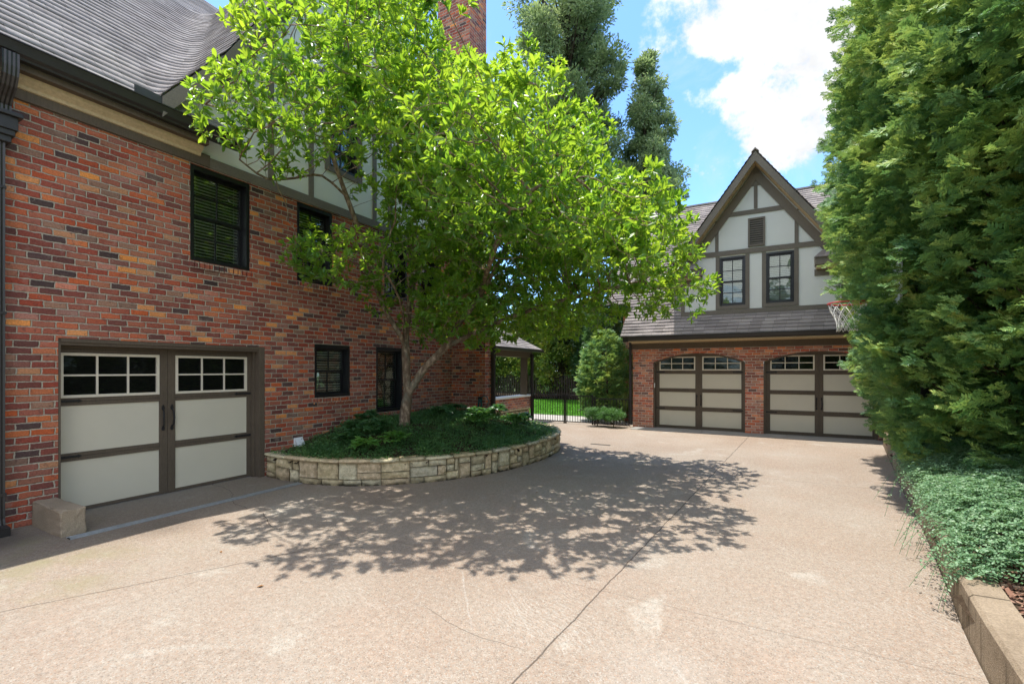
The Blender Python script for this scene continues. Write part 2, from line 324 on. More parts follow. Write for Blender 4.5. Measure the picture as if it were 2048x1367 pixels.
class MB:
    def __init__(s, fr=None): s.v = []; s.f = []; s.fr = fr or (lambda x, y, z: (x, y, z))
    def vert(s, *p): s.v.append(s.fr(*p)); return len(s.v)-1
    def face(s, pts): s.f.append([s.vert(*p) for p in pts])
    def box(s, x0, x1, y0, y1, z0, z1):
        i = [s.vert(x, y, z) for z in (z0, z1) for y in (y0, y1) for x in (x0, x1)]
        for a in ((0, 1, 3, 2), (4, 6, 7, 5), (0, 4, 5, 1), (2, 3, 7, 6), (0, 2, 6, 4), (1, 5, 7, 3)): s.f.append([i[k] for k in a])
        return s
    def prism(s, poly, d0, d1):      # poly of (u,z), extruded through d
        a = [s.vert(u, d0, z) for u, z in poly]; b = [s.vert(u, d1, z) for u, z in poly]; n = len(poly)
        s.f.append(a[::-1]); s.f.append(b)
        for i in range(n): s.f.append([a[i], a[(i+1) % n], b[(i+1) % n], b[i]])
        return s
    def beam(s, p, q, wd, d0, d1):   # board in a wall plane from p to q (u,z)
        dx, dz = q[0]-p[0], q[1]-p[1]; l = math.hypot(dx, dz); nx, nz = -dz/l*wd/2, dx/l*wd/2
        return s.prism([(p[0]-nx, p[1]-nz), (q[0]-nx, q[1]-nz), (q[0]+nx, q[1]+nz), (p[0]+nx, p[1]+nz)], d0, d1)
    def tube(s, pts, r, n=8, cap=True):
        pts = [Vector(s.fr(*p)) for p in pts]; rr = r if isinstance(r, (list, tuple)) else [r]*len(pts)
        rings = []; ref = None
        for i, p in enumerate(pts):
            t = (pts[min(i+1, len(pts)-1)]-pts[max(i-1, 0)]).normalized()
            if ref is None: ref = t.orthogonal().normalized()
            ref = (ref - t*ref.dot(t)).normalized(); b = t.cross(ref)
            ring = []
            for k in range(n):
                a = 2*math.pi*k/n; s.v.append(tuple(p+(ref*math.cos(a)+b*math.sin(a))*rr[i])); ring.append(len(s.v)-1)
            rings.append(ring)
        for A, B in zip(rings, rings[1:]):
            for k in range(n): s.f.append([A[k], A[(k+1) % n], B[(k+1) % n], B[k]])
        if cap: s.f.append(rings[0][::-1]); s.f.append(rings[-1])
        return s
    def build(s, name, mt, parent=None, smooth=False, bevel=0, fixn=True):
        off = wloc(parent) if parent is not None else Vector((0, 0, 0))
        me = bpy.data.meshes.new(name); me.from_pydata([tuple(Vector(p)-off) for p in s.v], [], s.f); me.update()
        if fixn or bevel:
            bm = bmesh.new(); bm.from_mesh(me); bmesh.ops.recalc_face_normals(bm, faces=bm.faces)
            if bevel: bmesh.ops.bevel(bm, geom=[e for e in bm.edges if e.is_manifold and e.calc_face_angle(0) > .5], offset=bevel, segments=2, affect='EDGES', profile=.6)
            bm.to_mesh(me); bm.free()
        if smooth: me.polygons.foreach_set('use_smooth', [True]*len(me.polygons))
        return link_mesh(name, me, mt, parent)
def mesh_np(name, v, f, mt, parent=None, smooth=False):
    v = np.asarray(v, np.float32).copy()
    if parent is not None: v -= np.array(wloc(parent), np.float32)
    f = np.asarray(f, np.int32); k = f.shape[1]
    me = bpy.data.meshes.new(name); me.vertices.add(len(v)); me.vertices.foreach_set('co', v.ravel())
    me.loops.add(f.size); me.loops.foreach_set('vertex_index', f.ravel())
    me.polygons.add(len(f)); me.polygons.foreach_set('loop_start', np.arange(0, f.size, k, dtype=np.int32))
    if smooth: me.polygons.foreach_set('use_smooth', np.ones(len(f), bool))
    me.update(calc_edges=True)
    return link_mesh(name, me, mt, parent)
def nrm(a): return a/np.maximum(np.linalg.norm(a, axis=-1, keepdims=True), 1e-9)
def scatter(name, tv, tf, pos, ax, nr, sc, mt, parent=None):
    pos = np.asarray(pos); ax = nrm(np.asarray(ax)); nr = np.asarray(nr); x = nrm(np.cross(ax, nr)); n = np.cross(x, ax)
    tv = np.asarray(tv); N = len(pos); K = len(tv); sc = np.broadcast_to(np.asarray(sc, float), (N,))
    v = pos[:, None, :] + sc[:, None, None]*(tv[None, :, 0:1]*x[:, None] + tv[None, :, 1:2]*ax[:, None] + tv[None, :, 2:3]*n[:, None])
    f = (np.asarray(tf)[None] + (np.arange(N)*K)[:, None, None]).reshape(-1, len(tf[0]))
    return mesh_np(name, v.reshape(-1, 3), f, mt, parent)
LEAF_V = [(0, 0, 0), (-.17, .38, .09), (-.16, .74, .06), (0, 1, -.07), (.16, .74, .06), (.17, .38, .09)]
LEAF_F = [(0, 3, 2, 1), (0, 5, 4, 3)]
NARROW_V = [(0, 0, 0), (-.11, .4, .04), (-.08, .75, .02), (0, 1, -.05), (.08, .75, .02), (.11, .4, .04)]
WIDE_V = [(0, 0, 0), (-.27, .3, .10), (-.26, .7, .08), (0, 1, -.04), (.26, .7, .08), (.27, .3, .10)]
def spray_template(n=6, seed=1):
    r = np.random.default_rng(seed); V = []; F = []
    def leaf(b, d, l, wd, z):
        b = np.array(b); d = np.array(d)/np.linalg.norm(d); s = np.array((-d[1], d[0], 0)); i = len(V)
        V.extend([b, b+d*l*.45+s*wd+(0, 0, z), b+d*l+(0, 0, -z), b+d*l*.45-s*wd]); F.append((i, i+1, i+2, i+3))
    leaf((0, .45, 0), (0, 1, 0), .55, .035, .01); leaf((0, 0, 0), (0, 1, 0), .55, .018, .0)
    for k in range(n):
        t = .12+.7*k/(n-1); l = .46*(1-.5*t)
        for sg in (-1, 1):
            leaf((0, t, .0), (sg*(.85+.1*r.random()), .75, r.uniform(-.3, .25)), l*(.8+.4*r.random()), .062, r.uniform(-.04, .04))
    return np.array([np.asarray(v, float) for v in V]), F
SPRAY_V, SPRAY_F = spray_template()
def rdirs(n): return nrm(rng.normal(size=(n, 3)))

# ------------------------------------------------------------------ ground
def grid(name, x0, x1, y0, y1, nx, ny, fz, mt, parent=None, kind='structure', mask=None):
    X = np.linspace(x0, x1, nx+1); Y = np.linspace(y0, y1, ny+1); XX, YY = np.meshgrid(X, Y)
    Z = np.vectorize(fz)(XX, YY) if callable(fz) else np.full_like(XX, fz)
    v = np.stack([XX, YY, Z], -1).reshape(-1, 3); F = []
    for j in range(ny):
        for i in range(nx):
            if mask and not mask((X[i]+X[i+1])/2, (Y[j]+Y[j+1])/2): continue
            a = j*(nx+1)+i; F.append((a, a+1, a+nx+2, a+nx+1))
    o = mesh_np(name, v, F, mt, parent, True)
    if kind: o['kind'] = kind
    return o
grid('terrain', -300, 300, -300, 500, 8, 8, -.06, 'rough_ground')
mb = MB(); mb.face([(-7.6, -14, 0), (1.6, -14, 0), (1.05, 3.3, 0), (1.25, 5.0, 0), (2.05, 11., 0), (2.5, 14.9, 0), (-7.6, 14.9, 0)])
tag(mb.build('driveway', 'drive', fixn=False), kind='structure')
mb = MB(); mb.box(-3.64, -1.70, 13.80, 14.6, -.02, .014); mb.box(-1.69, .40, 13.80, 14.6, -.02, .014); mb.box(.41, 2.6, 13.80, 14.6, -.02, .014)
tag(mb.build('pavement', 'apron', bevel=.003), kind='structure')
grid('path', -12, -3.4, 14.9, 17.0, 10, 2, .004, 'flag_path')
grid('lawn', -22, 0, 16.7, 25.2, 20, 10, .02, 'lawn_base')
n = 26000; gp = np.stack([rng.uniform(-11.5, -4, n), rng.uniform(16.7, 25, n), np.full(n, .02)], -1)
gd = np.array((0, 0, 1.))+rng.normal(0, .35, (n, 3)); gd[:, 2] = np.abs(gd[:, 2])+.3
tag(scatter('grass', [(-.1, 0, 0), (.1, 0, 0), (0, 1, .1)], [(0, 1, 2)], gp, gd, rdirs(n), rng.uniform(.05, .09, n), 'grass_blade'),
    'short bright green lawn grass behind the iron gate', 'grass', kind='stuff')
grid('soil_bed', -22, -2, 25.2, 30, 8, 4, lambda x, y: .06, 'soil')

# ------------------------------------------------------------------ wall with openings
def wall(fr, u0, u1, z0, z1, holes, th=.24, archholes=(), topcut=None):
    mb = MB(fr); us = sorted({u0, u1, *[h[0] for h in holes], *[h[1] for h in holes], *[a[0] for a in archholes], *[a[1] for a in archholes]})
    zs = sorted({z0, z1, *[h[2] for h in holes], *[h[3] for h in holes]})
    for a, b in zip(us, us[1:]):
        cu = (a+b)/2; arch = next((h for h in archholes if h[0] < cu < h[1]), None)
        if arch:
            L, Rr, spring, apex = arch; c = (L+Rr)/2; hw = (Rr-L)/2; rad = (hw*hw+(apex-spring)**2)/(2*(apex-spring)); N = 20
            f = lambda u: apex-rad+math.sqrt(rad*rad-(u-c)**2)
            for k in range(N):
                p, q = L+(Rr-L)*k/N, L+(Rr-L)*(k+1)/N
                mb.face([(p, 0, f(p)), (q, 0, f(q)), (q, 0, z1), (p, 0, z1)]); mb.face([(p, 0, f(p)), (q, 0, f(q)), (q, -th, f(q)), (p, -th, f(p))])
            for uu in (L, Rr): mb.face([(uu, 0, z0), (uu, 0, spring), (uu, -th, spring), (uu, -th, z0)])
            continue
        for c, d in zip(zs, zs[1:]):
            cz = (c+d)/2
            if any(h[0] < cu < h[1] and h[2] < cz < h[3] for h in holes): continue
            mb.face([(a, 0, c), (b, 0, c), (b, 0, d), (a, 0, d)])
    for h in holes:
        a, b, c, d = h
        for q in ([(a, 0, c), (a, 0, d), (a, -th, d), (a, -th, c)], [(b, 0, c), (b, 0, d), (b, -th, d), (b, -th, c)],
                  [(a, 0, d), (b, 0, d), (b, -th, d), (a, -th, d)], [(a, 0, c), (b, 0, c), (b, -th, c), (a, -th, c)]): mb.face(q)
    mb.box(u0, u1, -th-.05, -th-.01, z0, z1) if not holes and not archholes else None
    return mb

def window(root, fr, u0, u1, z0, z1, rec=.10, sill=None, cas=None, glass='glass', blind=True, blindmat='blind_white', fb=.055, label=None, bt=.012):
    mb = MB(fr); e = .003
    mb.box(u0+e, u0+fb, -rec-.05, -.006, z0+e, z1-e); mb.box(u1-fb, u1-e, -rec-.05, -.006, z0+e, z1-e)
    mb.box(u0+fb, u1-fb, -rec-.05, -.006, z1-fb*1.3, z1-e); mb.box(u0+fb, u1-fb, -rec-.05, .004, z0+e, z0+fb)
    W = mb.build('window', 'black_frame', root, bevel=.004)
    if label: W['label'] = label
    a, b, c, d = u0+fb, u1-fb, z0+fb, z1-fb*1.3; mid = (c+d)/2; um = (a+b)/2; D = -rec
    for k, (p, q, dd) in enumerate(((mid-.02, d, D), (c, mid+.02, D-.035))):
        sb = MB(fr); s_ = .042
        sb.box(a, a+s_, dd-.03, dd, p, q); sb.box(b-s_, b, dd-.03, dd, p, q); sb.box(a+s_, b-s_, dd-.03, dd, q-s_, q); sb.box(a+s_, b-s_, dd-.03, dd, p, p+s_)
        sb.box(um-.010, um+.010, dd-.022, dd-.004, p+s_, q-s_); zc = (p+q)/2
        sb.box(a+s_, um-.010, dd-.022, dd-.004, zc-.010, zc+.010); sb.box(um+.010, b-s_, dd-.022, dd-.004, zc-.010, zc+.010)
        sb.build('sash', 'black_frame', W, bevel=.002)
        MB(fr).box(a+s_*.8, b-s_*.8, dd-.018, dd-.014, p+s_*.8, q-s_*.8).build('pane', glass, W)
    if blind:
        bl = MB(fr); z = c+.02; dd = D-.095
        while z < d-.02:
            bl.prism_slat = None
            bl.face([(a+.01, dd, z+.006), (b-.01, dd, z+.006), (b-.01, dd+.022, z+.006+bt), (a+.01, dd+.022, z+.006+bt)])
            z += .047
        for uu in (a+.1, um+.02, b-.1): bl.box(uu-.002, uu+.002, dd+.036, dd+.038, c, d)
        bl.build('blind', blindmat, W, fixn=False)
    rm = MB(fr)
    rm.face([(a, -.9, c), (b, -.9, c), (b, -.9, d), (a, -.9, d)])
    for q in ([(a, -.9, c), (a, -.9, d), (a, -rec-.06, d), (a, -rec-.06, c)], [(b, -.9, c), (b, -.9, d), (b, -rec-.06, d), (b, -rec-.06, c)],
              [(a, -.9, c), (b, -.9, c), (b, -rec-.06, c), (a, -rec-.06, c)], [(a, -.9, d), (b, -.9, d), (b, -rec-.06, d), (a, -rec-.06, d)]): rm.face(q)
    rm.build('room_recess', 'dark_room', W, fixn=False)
    if sill:
        sm = MB(fr); x = u0-.02
        while x < u1+.02:
            sm.box(x+.004, x+.062, -.08, .022+random.uniform(0, .006), z0-.115, z0-.008); x += .070
        s_ = sm.build('sill', sill, W, bevel=.004)
    if cas:
        cm = MB(fr); cm.box(u0-.10, u0+.001, .002, .028, z0-.10, z1+.02); cm.box(u1-.001, u1+.10, .002, .028, z0-.10, z1+.02); cm.box(u0+.001, u1-.001, .002, .028, z0-.10, z0+.001)
        cm.build('casing', cas, W, bevel=.003)
    return W

# ------------------------------------------------------------------ garage door
def garage_door(root, fr, D, L, cuts, rows, win, stile_c, zt, strap_rows, handle_z, label, gridn=(3, 2)):
    """cuts=(left panel l,r,right panel l,r); rows=list of (z0,z1) panels; win=(z0,z1); D = face depth"""
    l0, r0, l1, r1 = cuts; R1 = L[1]; L0 = L[0]
    fm = MB(fr); zs = [(0.012, rows[0][0])]
    for a, b in zip(rows, rows[1:]): zs.append((a[1], b[0]))
    zs.append((rows[-1][1], win[0])); zs.append((win[1], zt))
    for (a, b) in zs:
        for p, q in ((l0, r0), (l1, r1)):
            zc = (a+b)/2
            if b-a > .08: fm.box(p, q, D-.04, D, a, zc-.0015); fm.box(p, q, D-.04, D, zc+.0015, b)
            else: fm.box(p, q, D-.04, D, a, b)
    for p, q in ((L0, l0), (r0, stile_c-.002), (stile_c+.002, l1), (r1, R1)): fm.box(p, q, D-.042, D+.006, .012, zt)
    fm.box(stile_c-.0025, stile_c+.0025, D-.03, D-.006, .012, zt)
    door = fm.build('garage_door', 'brown_trim', root, bevel=.002); door['label'] = label
    MB(fr).box(L0+.002, R1-.002, D-.06, D-.045, .013, zt-.002).build('backing', 'dark_room', door)
    for (a, b) in rows:
        for p, q in ((l0, r0), (l1, r1)): MB(fr).box(p-.004, q+.004, D-.03, D-.012, a-.004, b+.004).build('panel', 'door_panel', door)
    for p, q in ((l0, r0), (l1, r1)):
        wb = MB(fr); t = .035; z0, z1 = win; e = .001
        wb.box(p+e, p+t, D-.02, D+.012, z0+e, z1-e); wb.box(q-t, q-e, D-.02, D+.012, z0+e, z1-e); wb.box(p+t, q-t, D-.02, D+.012, z1-t, z1-e); wb.box(p+t, q-t, D-.02, D+.012, z0+e, z0+t)
        for k in range(1, gridn[0]): x = p+t+(q-p-2*t)*k/gridn[0]; wb.box(x-.011, x+.011, D-.012, D+.006, z0+t, z1-t)
        x0 = p+t
        for k in range(gridn[0]):
            xa = p+t+(q-p-2*t)*k/gridn[0]+(.011 if k else 0); xb = p+t+(q-p-2*t)*(k+1)/gridn[0]-(.011 if k < gridn[0]-1 else 0)
            zc = (z0+z1)/2; wb.box(xa, xb, D-.012, D+.006, zc-.011, zc+.011)
        wb.build('window', 'window_tan', door, bevel=.002)
        MB(fr).box(p+t*.8, q-t*.8, D-.03, D-.016, z0+t*.8, z1-t*.8).build('pane', 'dark_glass', door)
    for z in strap_rows:
        for sx, x in ((1, L0+.03), (-1, R1-.03)):
            sb = MB(fr); pr = [(x, z-.018), (x+sx*.22, z-.013), (x+sx*.235, z-.022), (x+sx*.27, z), (x+sx*.235, z+.022), (x+sx*.22, z+.013), (x, z+.018)]
            sb.prism(pr, D+.007, D+.014)
            for q in (.04, .12, .2): sb.box(x+sx*q-.006, x+sx*q+.006, D+.014, D+.019, z-.006, z+.006)
            sb.build('strap', 'black_iron', door)
    for sx in (-.055, .055):
        x = stile_c+sx; hb = MB(fr); z0, z1 = handle_z; zc = (z0+z1)/2
        pts = [(x, D+.012, z0+.02), (x+sx*.1, D+.045, z0+.05), (x+sx*.2, D+.055, zc), (x+sx*.1, D+.045, z1-.05), (x, D+.012, z1-.02)]
        hb.tube(pts, [.009, .010, .012, .010, .009], 8)
        for zz in (z0, z1): hb.prism([(x-.014, zz-.03), (x+.014, zz-.03), (x+.02, zz), (x+.012, zz+.03), (x, zz+.045), (x-.012, zz+.03), (x-.02, zz)], D+.007, D+.014)
        hb.build('handle', 'black_iron', door, smooth=False)
    return door

# stepped shingle courses between successive polylines (lower -> upper)
def courses(name, lines, mt, parent, butt=.012):
    V = []; F = []
    for k, (lo, hi) in enumerate(zip(lines, lines[1:])):
        lo = np.asarray(lo, float); hi = np.asarray(hi, float); up = hi-lo
        i = len(V); n = len(lo)
        tang = np.gradient(lo, axis=0); nn = nrm(np.cross(tang, up)); nn[nn[:, 2] < 0] *= -1
        jr = np.random.default_rng(k+17); jit = (np.repeat(jr.uniform(-.5, 1., (n+1)//2+1), 2)[:n, None])*.008; th_ = .8+np.repeat(jr.uniform(0, .4, (n+1)//2+1), 2)[:n, None]
        base = lo; top = lo+nn*butt*1.0+nn*0; low = lo-nrm(up)*(.002)+nn*butt*th_-nrm(up)*jit
        V.extend(np.concatenate([base-nrm(up)*.002, low, hi+nn*.001]))
        for a in range(n-1):
            F.append((i+a, i+a+1, i+n+a+1, i+n+a)); F.append((i+n+a, i+n+a+1, i+2*n+a+1, i+2*n+a))
    return mesh_np(name, np.array(V), F, mt, parent)

# ================================================================== MAIN HOUSE
house = thing('brick_house', 'tall brick house with half timbered gable, dark gutter and steep shingle roof beside the driveway', 'house', (-7.3, 5, 0))
wins = [(3.61, 4.49, 3.34, 4.735), (5.34, 6.10, 3.34, 4.735), (7.47, 8.2, 3.34, 4.735), (8.62, 9.36, 3.34, 4.735), (5.70, 6.53, 1.245, 2.235), (7.226, 8.05, .85, 2.25)]
door_hole = (2.19, 4.745, -.05, 2.13)
wall(FL, -6, 10.0, -.1, 4.745, wins+[door_hole]).build('wall', 'brick', house, fixn=False)
MB().box(-16, -7.62, -6, -5.9, -.1, 5.3).build('wall', 'brick', house); MB().box(-16, -7.3, 10.0, 10.1, -.1, 5.3).build('wall', 'brick', house)
for i, (a, b, c, d) in enumerate(wins):
    window(house, FL, a, b, c, d, rec=.12, sill='brick', bt=.014 if i < 4 else .03)
# upper gable wall, stucco
GC, GA = 6.35, 10.35
gw = MB(FL); uppers = [(6.02, 6.72, 5.62, 7.08), (8.0, 8.7, 5.62, 7.08)]
def gz(u): # gable roof height at wall coordinate u (left slope and right slope, flared toward the eaves)
    t = abs(u-GC); s = GA-1.62*t
    return s if t < 2.45 else GA-1.62*2.45-(t-2.45)*1.28
us = sorted({3.0, 3.9, 4.6, 5.3, GC, 7.3, 9.2, 9.8, 6.02, 6.72, 8.0, 8.7})
for a, b in zip(us, us[1:]):
    za, zb = gz(a)-.02, gz(b)-.02; h = next((q for q in uppers if q[0] <= a and b <= q[1]), None)
    lo = 4.745
    if h: gw.face([(a, 0, lo), (b, 0, lo), (b, 0, h[2]), (a, 0, h[2])]); gw.face([(a, 0, h[3]), (b, 0, h[3]), (b, 0, zb), (a, 0, za)])
    else: gw.face([(a, 0, lo), (b, 0, lo), (b, 0, zb), (a, 0, za)])
gw.build('gable_wall', 'stucco', house, fixn=False)
for u in uppers: window(house, FL, *u, rec=.05, cas='grey_timber', blind=False)
tb = MB(FL)
tb.box(3.86, 9.9, .003, .030, 4.748, 4.90)                  # band over the brick
for u in (4.84, 5.62, 7.62, 9.08): tb.box(u-.05, u+.05, .003, .026, 4.902, min(gz(u)-.1, 7.2))
tb.box(7.12, 7.22, .003, .026, 4.902, 7.2)
for a, b in ((4.2, 5.57), (5.67, 7.57), (7.67, 8.95)): tb.box(a, b, .003, .024, 7.21, 7.34)
tb.beam((4.0, gz(4.0)-.42), (GC, GA-.42), .2, .004, .034); tb.beam((9.2, gz(9.2)-.34), (GC, GA-.42), .2, .008, .039)
tb.build('timber', 'grey_timber', house, bevel=.002)
# frieze, soffit, gutter
MB(FL).box(-6, 3.86, .003, .045, 4.748, 4.925).build('frieze', 'brown_trim', house, bevel=.002)
sf = MB(FL)
prof = [(.045, 4.86), (.065, 4.865), (.075, 4.90), (.12, 4.935), (.14, 4.955), (.15, 4.99), (.15, 5.05), (.045, 5.05)]
i0 = [sf.vert(-6, d, z) for d, z in prof]; i1 = [sf.vert(3.72, d, z) for d, z in prof]
for k in range(len(prof)): sf.f.append([i0[k], i0[(k+1) % len(prof)], i1[(k+1) % len(prof)], i1[k]])
sf.f.append(i1)
sf.build('soffit', 'soffit_tan', house)
MB(FL).box(-6, 3.74, .151, .243, 4.985, 5.05).build('eave_shade_strip', 'brown_trim', house)  # dark brown strip standing in for the shade under the gutter
gt = MB(FL); gp_ = [(.305, 5.052), (.385, 5.052), (.392, 5.075), (.425, 5.10), (.44, 5.15), (.455, 5.195), (.468, 5.197), (.468, 5.21), (.445, 5.21), (.43, 5.16), (.38, 5.08), (.31, 5.07), (.305, 5.2), (.295, 5.2)]
i0 = [gt.vert(-6, d-.06, z) for d, z in gp_]; i1 = [gt.vert(4.14, d-.06, z) for d, z in gp_]; n_ = len(gp_)
for k in range(n_): gt.f.append([i0[k], i0[(k+1) % n_], i1[(k+1) % n_], i1[k]])
gt.f.append([gt.vert(4.14, .245, 5.06), gt.vert(4.14, .36, 5.07), gt.vert(4.14, .40, 5.205), gt.vert(4.14, .245, 5.205)])
gt.build('gutter', 'gutter_dark', house)
# main roof + gable left slope in one sweep of courses
zl = np.arange(5.215, 12.3, .132); lines = []
for z in zl:
    xm = -6.99-(z-5.215)/1.0
    t = GC-3.0
    zz = z; # find Y of gable slope at this z
    if z < GA-1.62*2.45: yg = GC-2.45-(GA-1.62*2.45-z)/1.28
    else: yg = GC-(GA-z)/1.62
    yg = min(yg, GC); r = .42; P = [(xm, y, z) for y in np.linspace(-4, yg-r, 84)]
    if xm < -7.0 and z < GA+.05:
        rr = min(r, max(.02, (-6.92-xm)*.5))
        P = [(xm, y, z) for y in np.linspace(-4, yg-rr, 84)]
        P += [(xm+rr-rr*math.cos(a), yg-rr+rr*math.sin(a), z) for a in np.linspace(.2, math.pi/2, 7)]
        P += [(x, yg, z) for x in np.linspace(xm+rr, -6.92, 17)[1:]]
    else:
        P = [(xm, y, z) for y in np.linspace(-4, yg-.02 if z < GA else 9.5, 84)]+[(xm, (yg if z < GA else 9.6)+.001*k, z) for k in range(23)]
    lines.append(P)
roof = courses('roof', lines, 'shingle_house', house, .011)
rl = []
for z in np.arange(5.4, GA+.02, .132):
    y = GC+(GA-z)/1.62 if z > GA-1.62*2.45 else GC+2.45+(GA-1.62*2.45-z)/1.28
    rl.append([(x, y, z) for x in np.linspace(-15, -6.92, 12)])
courses('roof', rl, 'shingle_house', house, .014)
mb = MB(); mb.face([(-14.2, -6, 12.3), (-14.2, 9.6, 12.3), (-21, 9.6, 5), (-21, -6, 5)]); mb.build('roof', 'shingle_house', house)
# skirt roof beside the gable foot
rl = []
for z in np.arange(5.20, 5.52, .05): rl.append([(-6.965-(z-5.2)*1.0, y, z) for y in np.linspace(3.3, 4.1-(z-5.2)*.5, 6)])
courses('roof', rl, 'shingle_house', house, .008)
fl = MB(); fl.prism([(2.78, 5.23), (3.28, 5.23), (3.24, 5.30), (2.95, 5.42)], 6.93, 6.96); fl.v = [(-y if False else -6.93-(y+6.93)*0-(-y-6.93)*1.0, x, z) for x, y, z in fl.v]
fl.v = [(-6.955 if i % 2 else -6.94, p[1], p[2]) for i, p in enumerate(fl.v)]
MB(FL).box(2.80, 3.26, .335, .350, 5.212, 5.33).build('flashing', 'flashing', house)
rk = MB(FL)   # rake boards and rake soffit
seg = [(3.1, 3.9), (3.9, GC)]
for a, b in seg:
    rk.prism([(a, gz(a)-.30), (b, gz(b)-.30), (b, gz(b)-.03), (a, gz(a)-.03)], .345, .375)
    rk.prism([(a+.02, gz(a)-.17), (b, gz(b)-.17), (b, gz(b)-.13), (a+.02, gz(a)-.13)], .03, .345)
    c, d = 2*GC-a, 2*GC-b
    rk.prism([(d, gz(d)-.30), (c, gz(c)-.30), (c, gz(c)-.03), (d, gz(d)-.03)], .345, .375)
    rk.prism([(d, gz(d)-.17), (c, gz(c)-.17), (c, gz(c)-.13), (d, gz(d)-.13)], .03, .345)
rk.build('rake_board', 'grey_timber', house, bevel=.003)
# chimney
ch = MB(); ch.box(-7.7, -6.26, 9.9, 10.26, -.1, 3.3)
a = [(-7.7, 9.9, 3.3), (-6.26, 9.9, 3.3), (-6.26, 10.26, 3.3), (-7.7, 10.26, 3.3)]; b = [(-7.75, 9.9, 4.6), (-6.73, 9.9, 4.6), (-6.73, 10.7, 4.6), (-7.75, 10.7, 4.6)]
for k in range(4): ch.face([a[k], a[(k+1) % 4], b[(k+1) % 4], b[k]])
ch.box(-7.75, -6.73, 9.9, 10.7, 4.6, 13.2); ch.box(-7.82, -6.66, 9.83, 10.77, 13.0, 13.15)
CH = ch.build('chimney', 'brick', house, fixn=False)
MB().box(-7.3, -6.235, 9.875, 10.30, -.1, .40).build('plinth', 'stone', CH, bevel=.01)
# downspouts
def ribbed(mb, path, w_, d_, axis='x'):
    """rectangular corrugated pipe along path of (x,y,z)"""
    pr = []
    for k in range(9):
        yy = -w_/2+w_*k/8; pr.append((d_/2-(.006 if k % 2 else 0), yy))
    pr += [(-d_/2, w_/2), (-d_/2, -w_/2)]
    rings = []
    for i, p in enumerate(path):
        p = Vector(p); t = (Vector(path[min(i+1, len(path)-1)])-Vector(path[max(0, i-1)])).normalized()
        side = Vector((0, 1, 0)); o_ = side.cross(t).normalized()
        if o_.x < 0 and abs(t.z) > .5: o_ = -o_
        rings.append([mb.vert(*(p+o_*a_+side*b_)) for a_, b_ in pr])
    for A, B in zip(rings, rings[1:]):
        for k in range(len(pr)): mb.f.append([A[k], A[(k+1) % len(pr)], B[(k+1) % len(pr)], B[k]])
    mb.f.append(rings[0]); mb.f.append(rings[-1])
dn = MB(); ribbed(dn, [(-6.94, 1.70, 5.06), (-6.94, 1.70, 4.92), (-6.95, 1.70, 4.84), (-7.0, 1.70, 4.76), (-7.10, 1.70, 4.68), (-7.17, 1.70, 4.60), (-7.18, 1.70, 4.50)], .13, .10)
ribbed(dn, [(-7.235, 1.66, 4.2), (-7.235, 1.66, 2.2), (-7.235, 1.66, .16), (-7.22, 1.66, .10), (-7.15, 1.66, .05), (-7.02, 1.66, .04)], .14, .10)
for z in (3.7, 2.35, .4): dn.box(-7.298, -7.178, 1.58, 1.74, z, z+.03)
DS = dn.build('downspout', 'gutter_dark', house)
hd = MB(FL)
for (a, b, c, d) in ((.0, .205, 4.47, 4.515), (.0, .17, 4.33, 4.47), (.0, .15, 4.27, 4.33), (.0, .125, 4.20, 4.27)):
    hd.box(1.66-.02-a-b*.9, 1.66+b*.9, .004, b+.02, c, d)
hd.build('collector_box', 'gutter_dark', DS, bevel=.006)
d2 = MB(); ribbed(d2, [(-6.20, 10.20, 3.6), (-6.20, 10.20, .1)], .09, .08); d2.build('downspout', 'gutter_dark', house)
# garage entrance: lined opening and door
jb = MB(FL); jb.box(4.65, 4.742, -.25, -.004, -.02, 2.127); jb.box(2.193, 4.65, -.25, -.02, 2.05, 2.127); jb.box(2.193, 2.215, -.25, -.004, -.02, 2.05); jb.box(2.215, 4.65, -.012, -.004, 2.085, 2.127)
jb.box(4.62, 4.65, -.19, -.12, -.0, 2.05); jb.build('door_jamb', 'brown_trim', house, bevel=.003)
garage_door(house, FL, -.2, (2.17, 4.65), (2.26, 3.31, 3.51, 4.56), [(.05, .635), (.735, 1.315)], (1.41, 1.965), 3.41, 2.06, (1.372, .69), (.93, 1.22),
            'wide cream panelled garage door in the shaded brick house wall')
vt = MB(FL); vt.prism([(5.27, .42), (5.44, .42), (5.44, .565), (5.27, .565)], .004, .02)
q = [(5.285, .03, .425), (5.435, .03, .425), (5.435, .03, .55), (5.285, .03, .55)]; q = [(5.28, .02, .42), (5.43, .02, .42), (5.43, .02, .56), (5.28, .02, .56)]
o_ = [(5.28, .13, .42), (5.43, .13, .42)]
vt.face([q[0], q[3], o_[0]]); vt.face([q[1], o_[1], q[2]]); vt.face([q[3], q[2], o_[1], o_[0]]); vt.face([q[0], o_[0], o_[1], q[1]])
vt.build('dryer_vent', 'white_plastic', house)
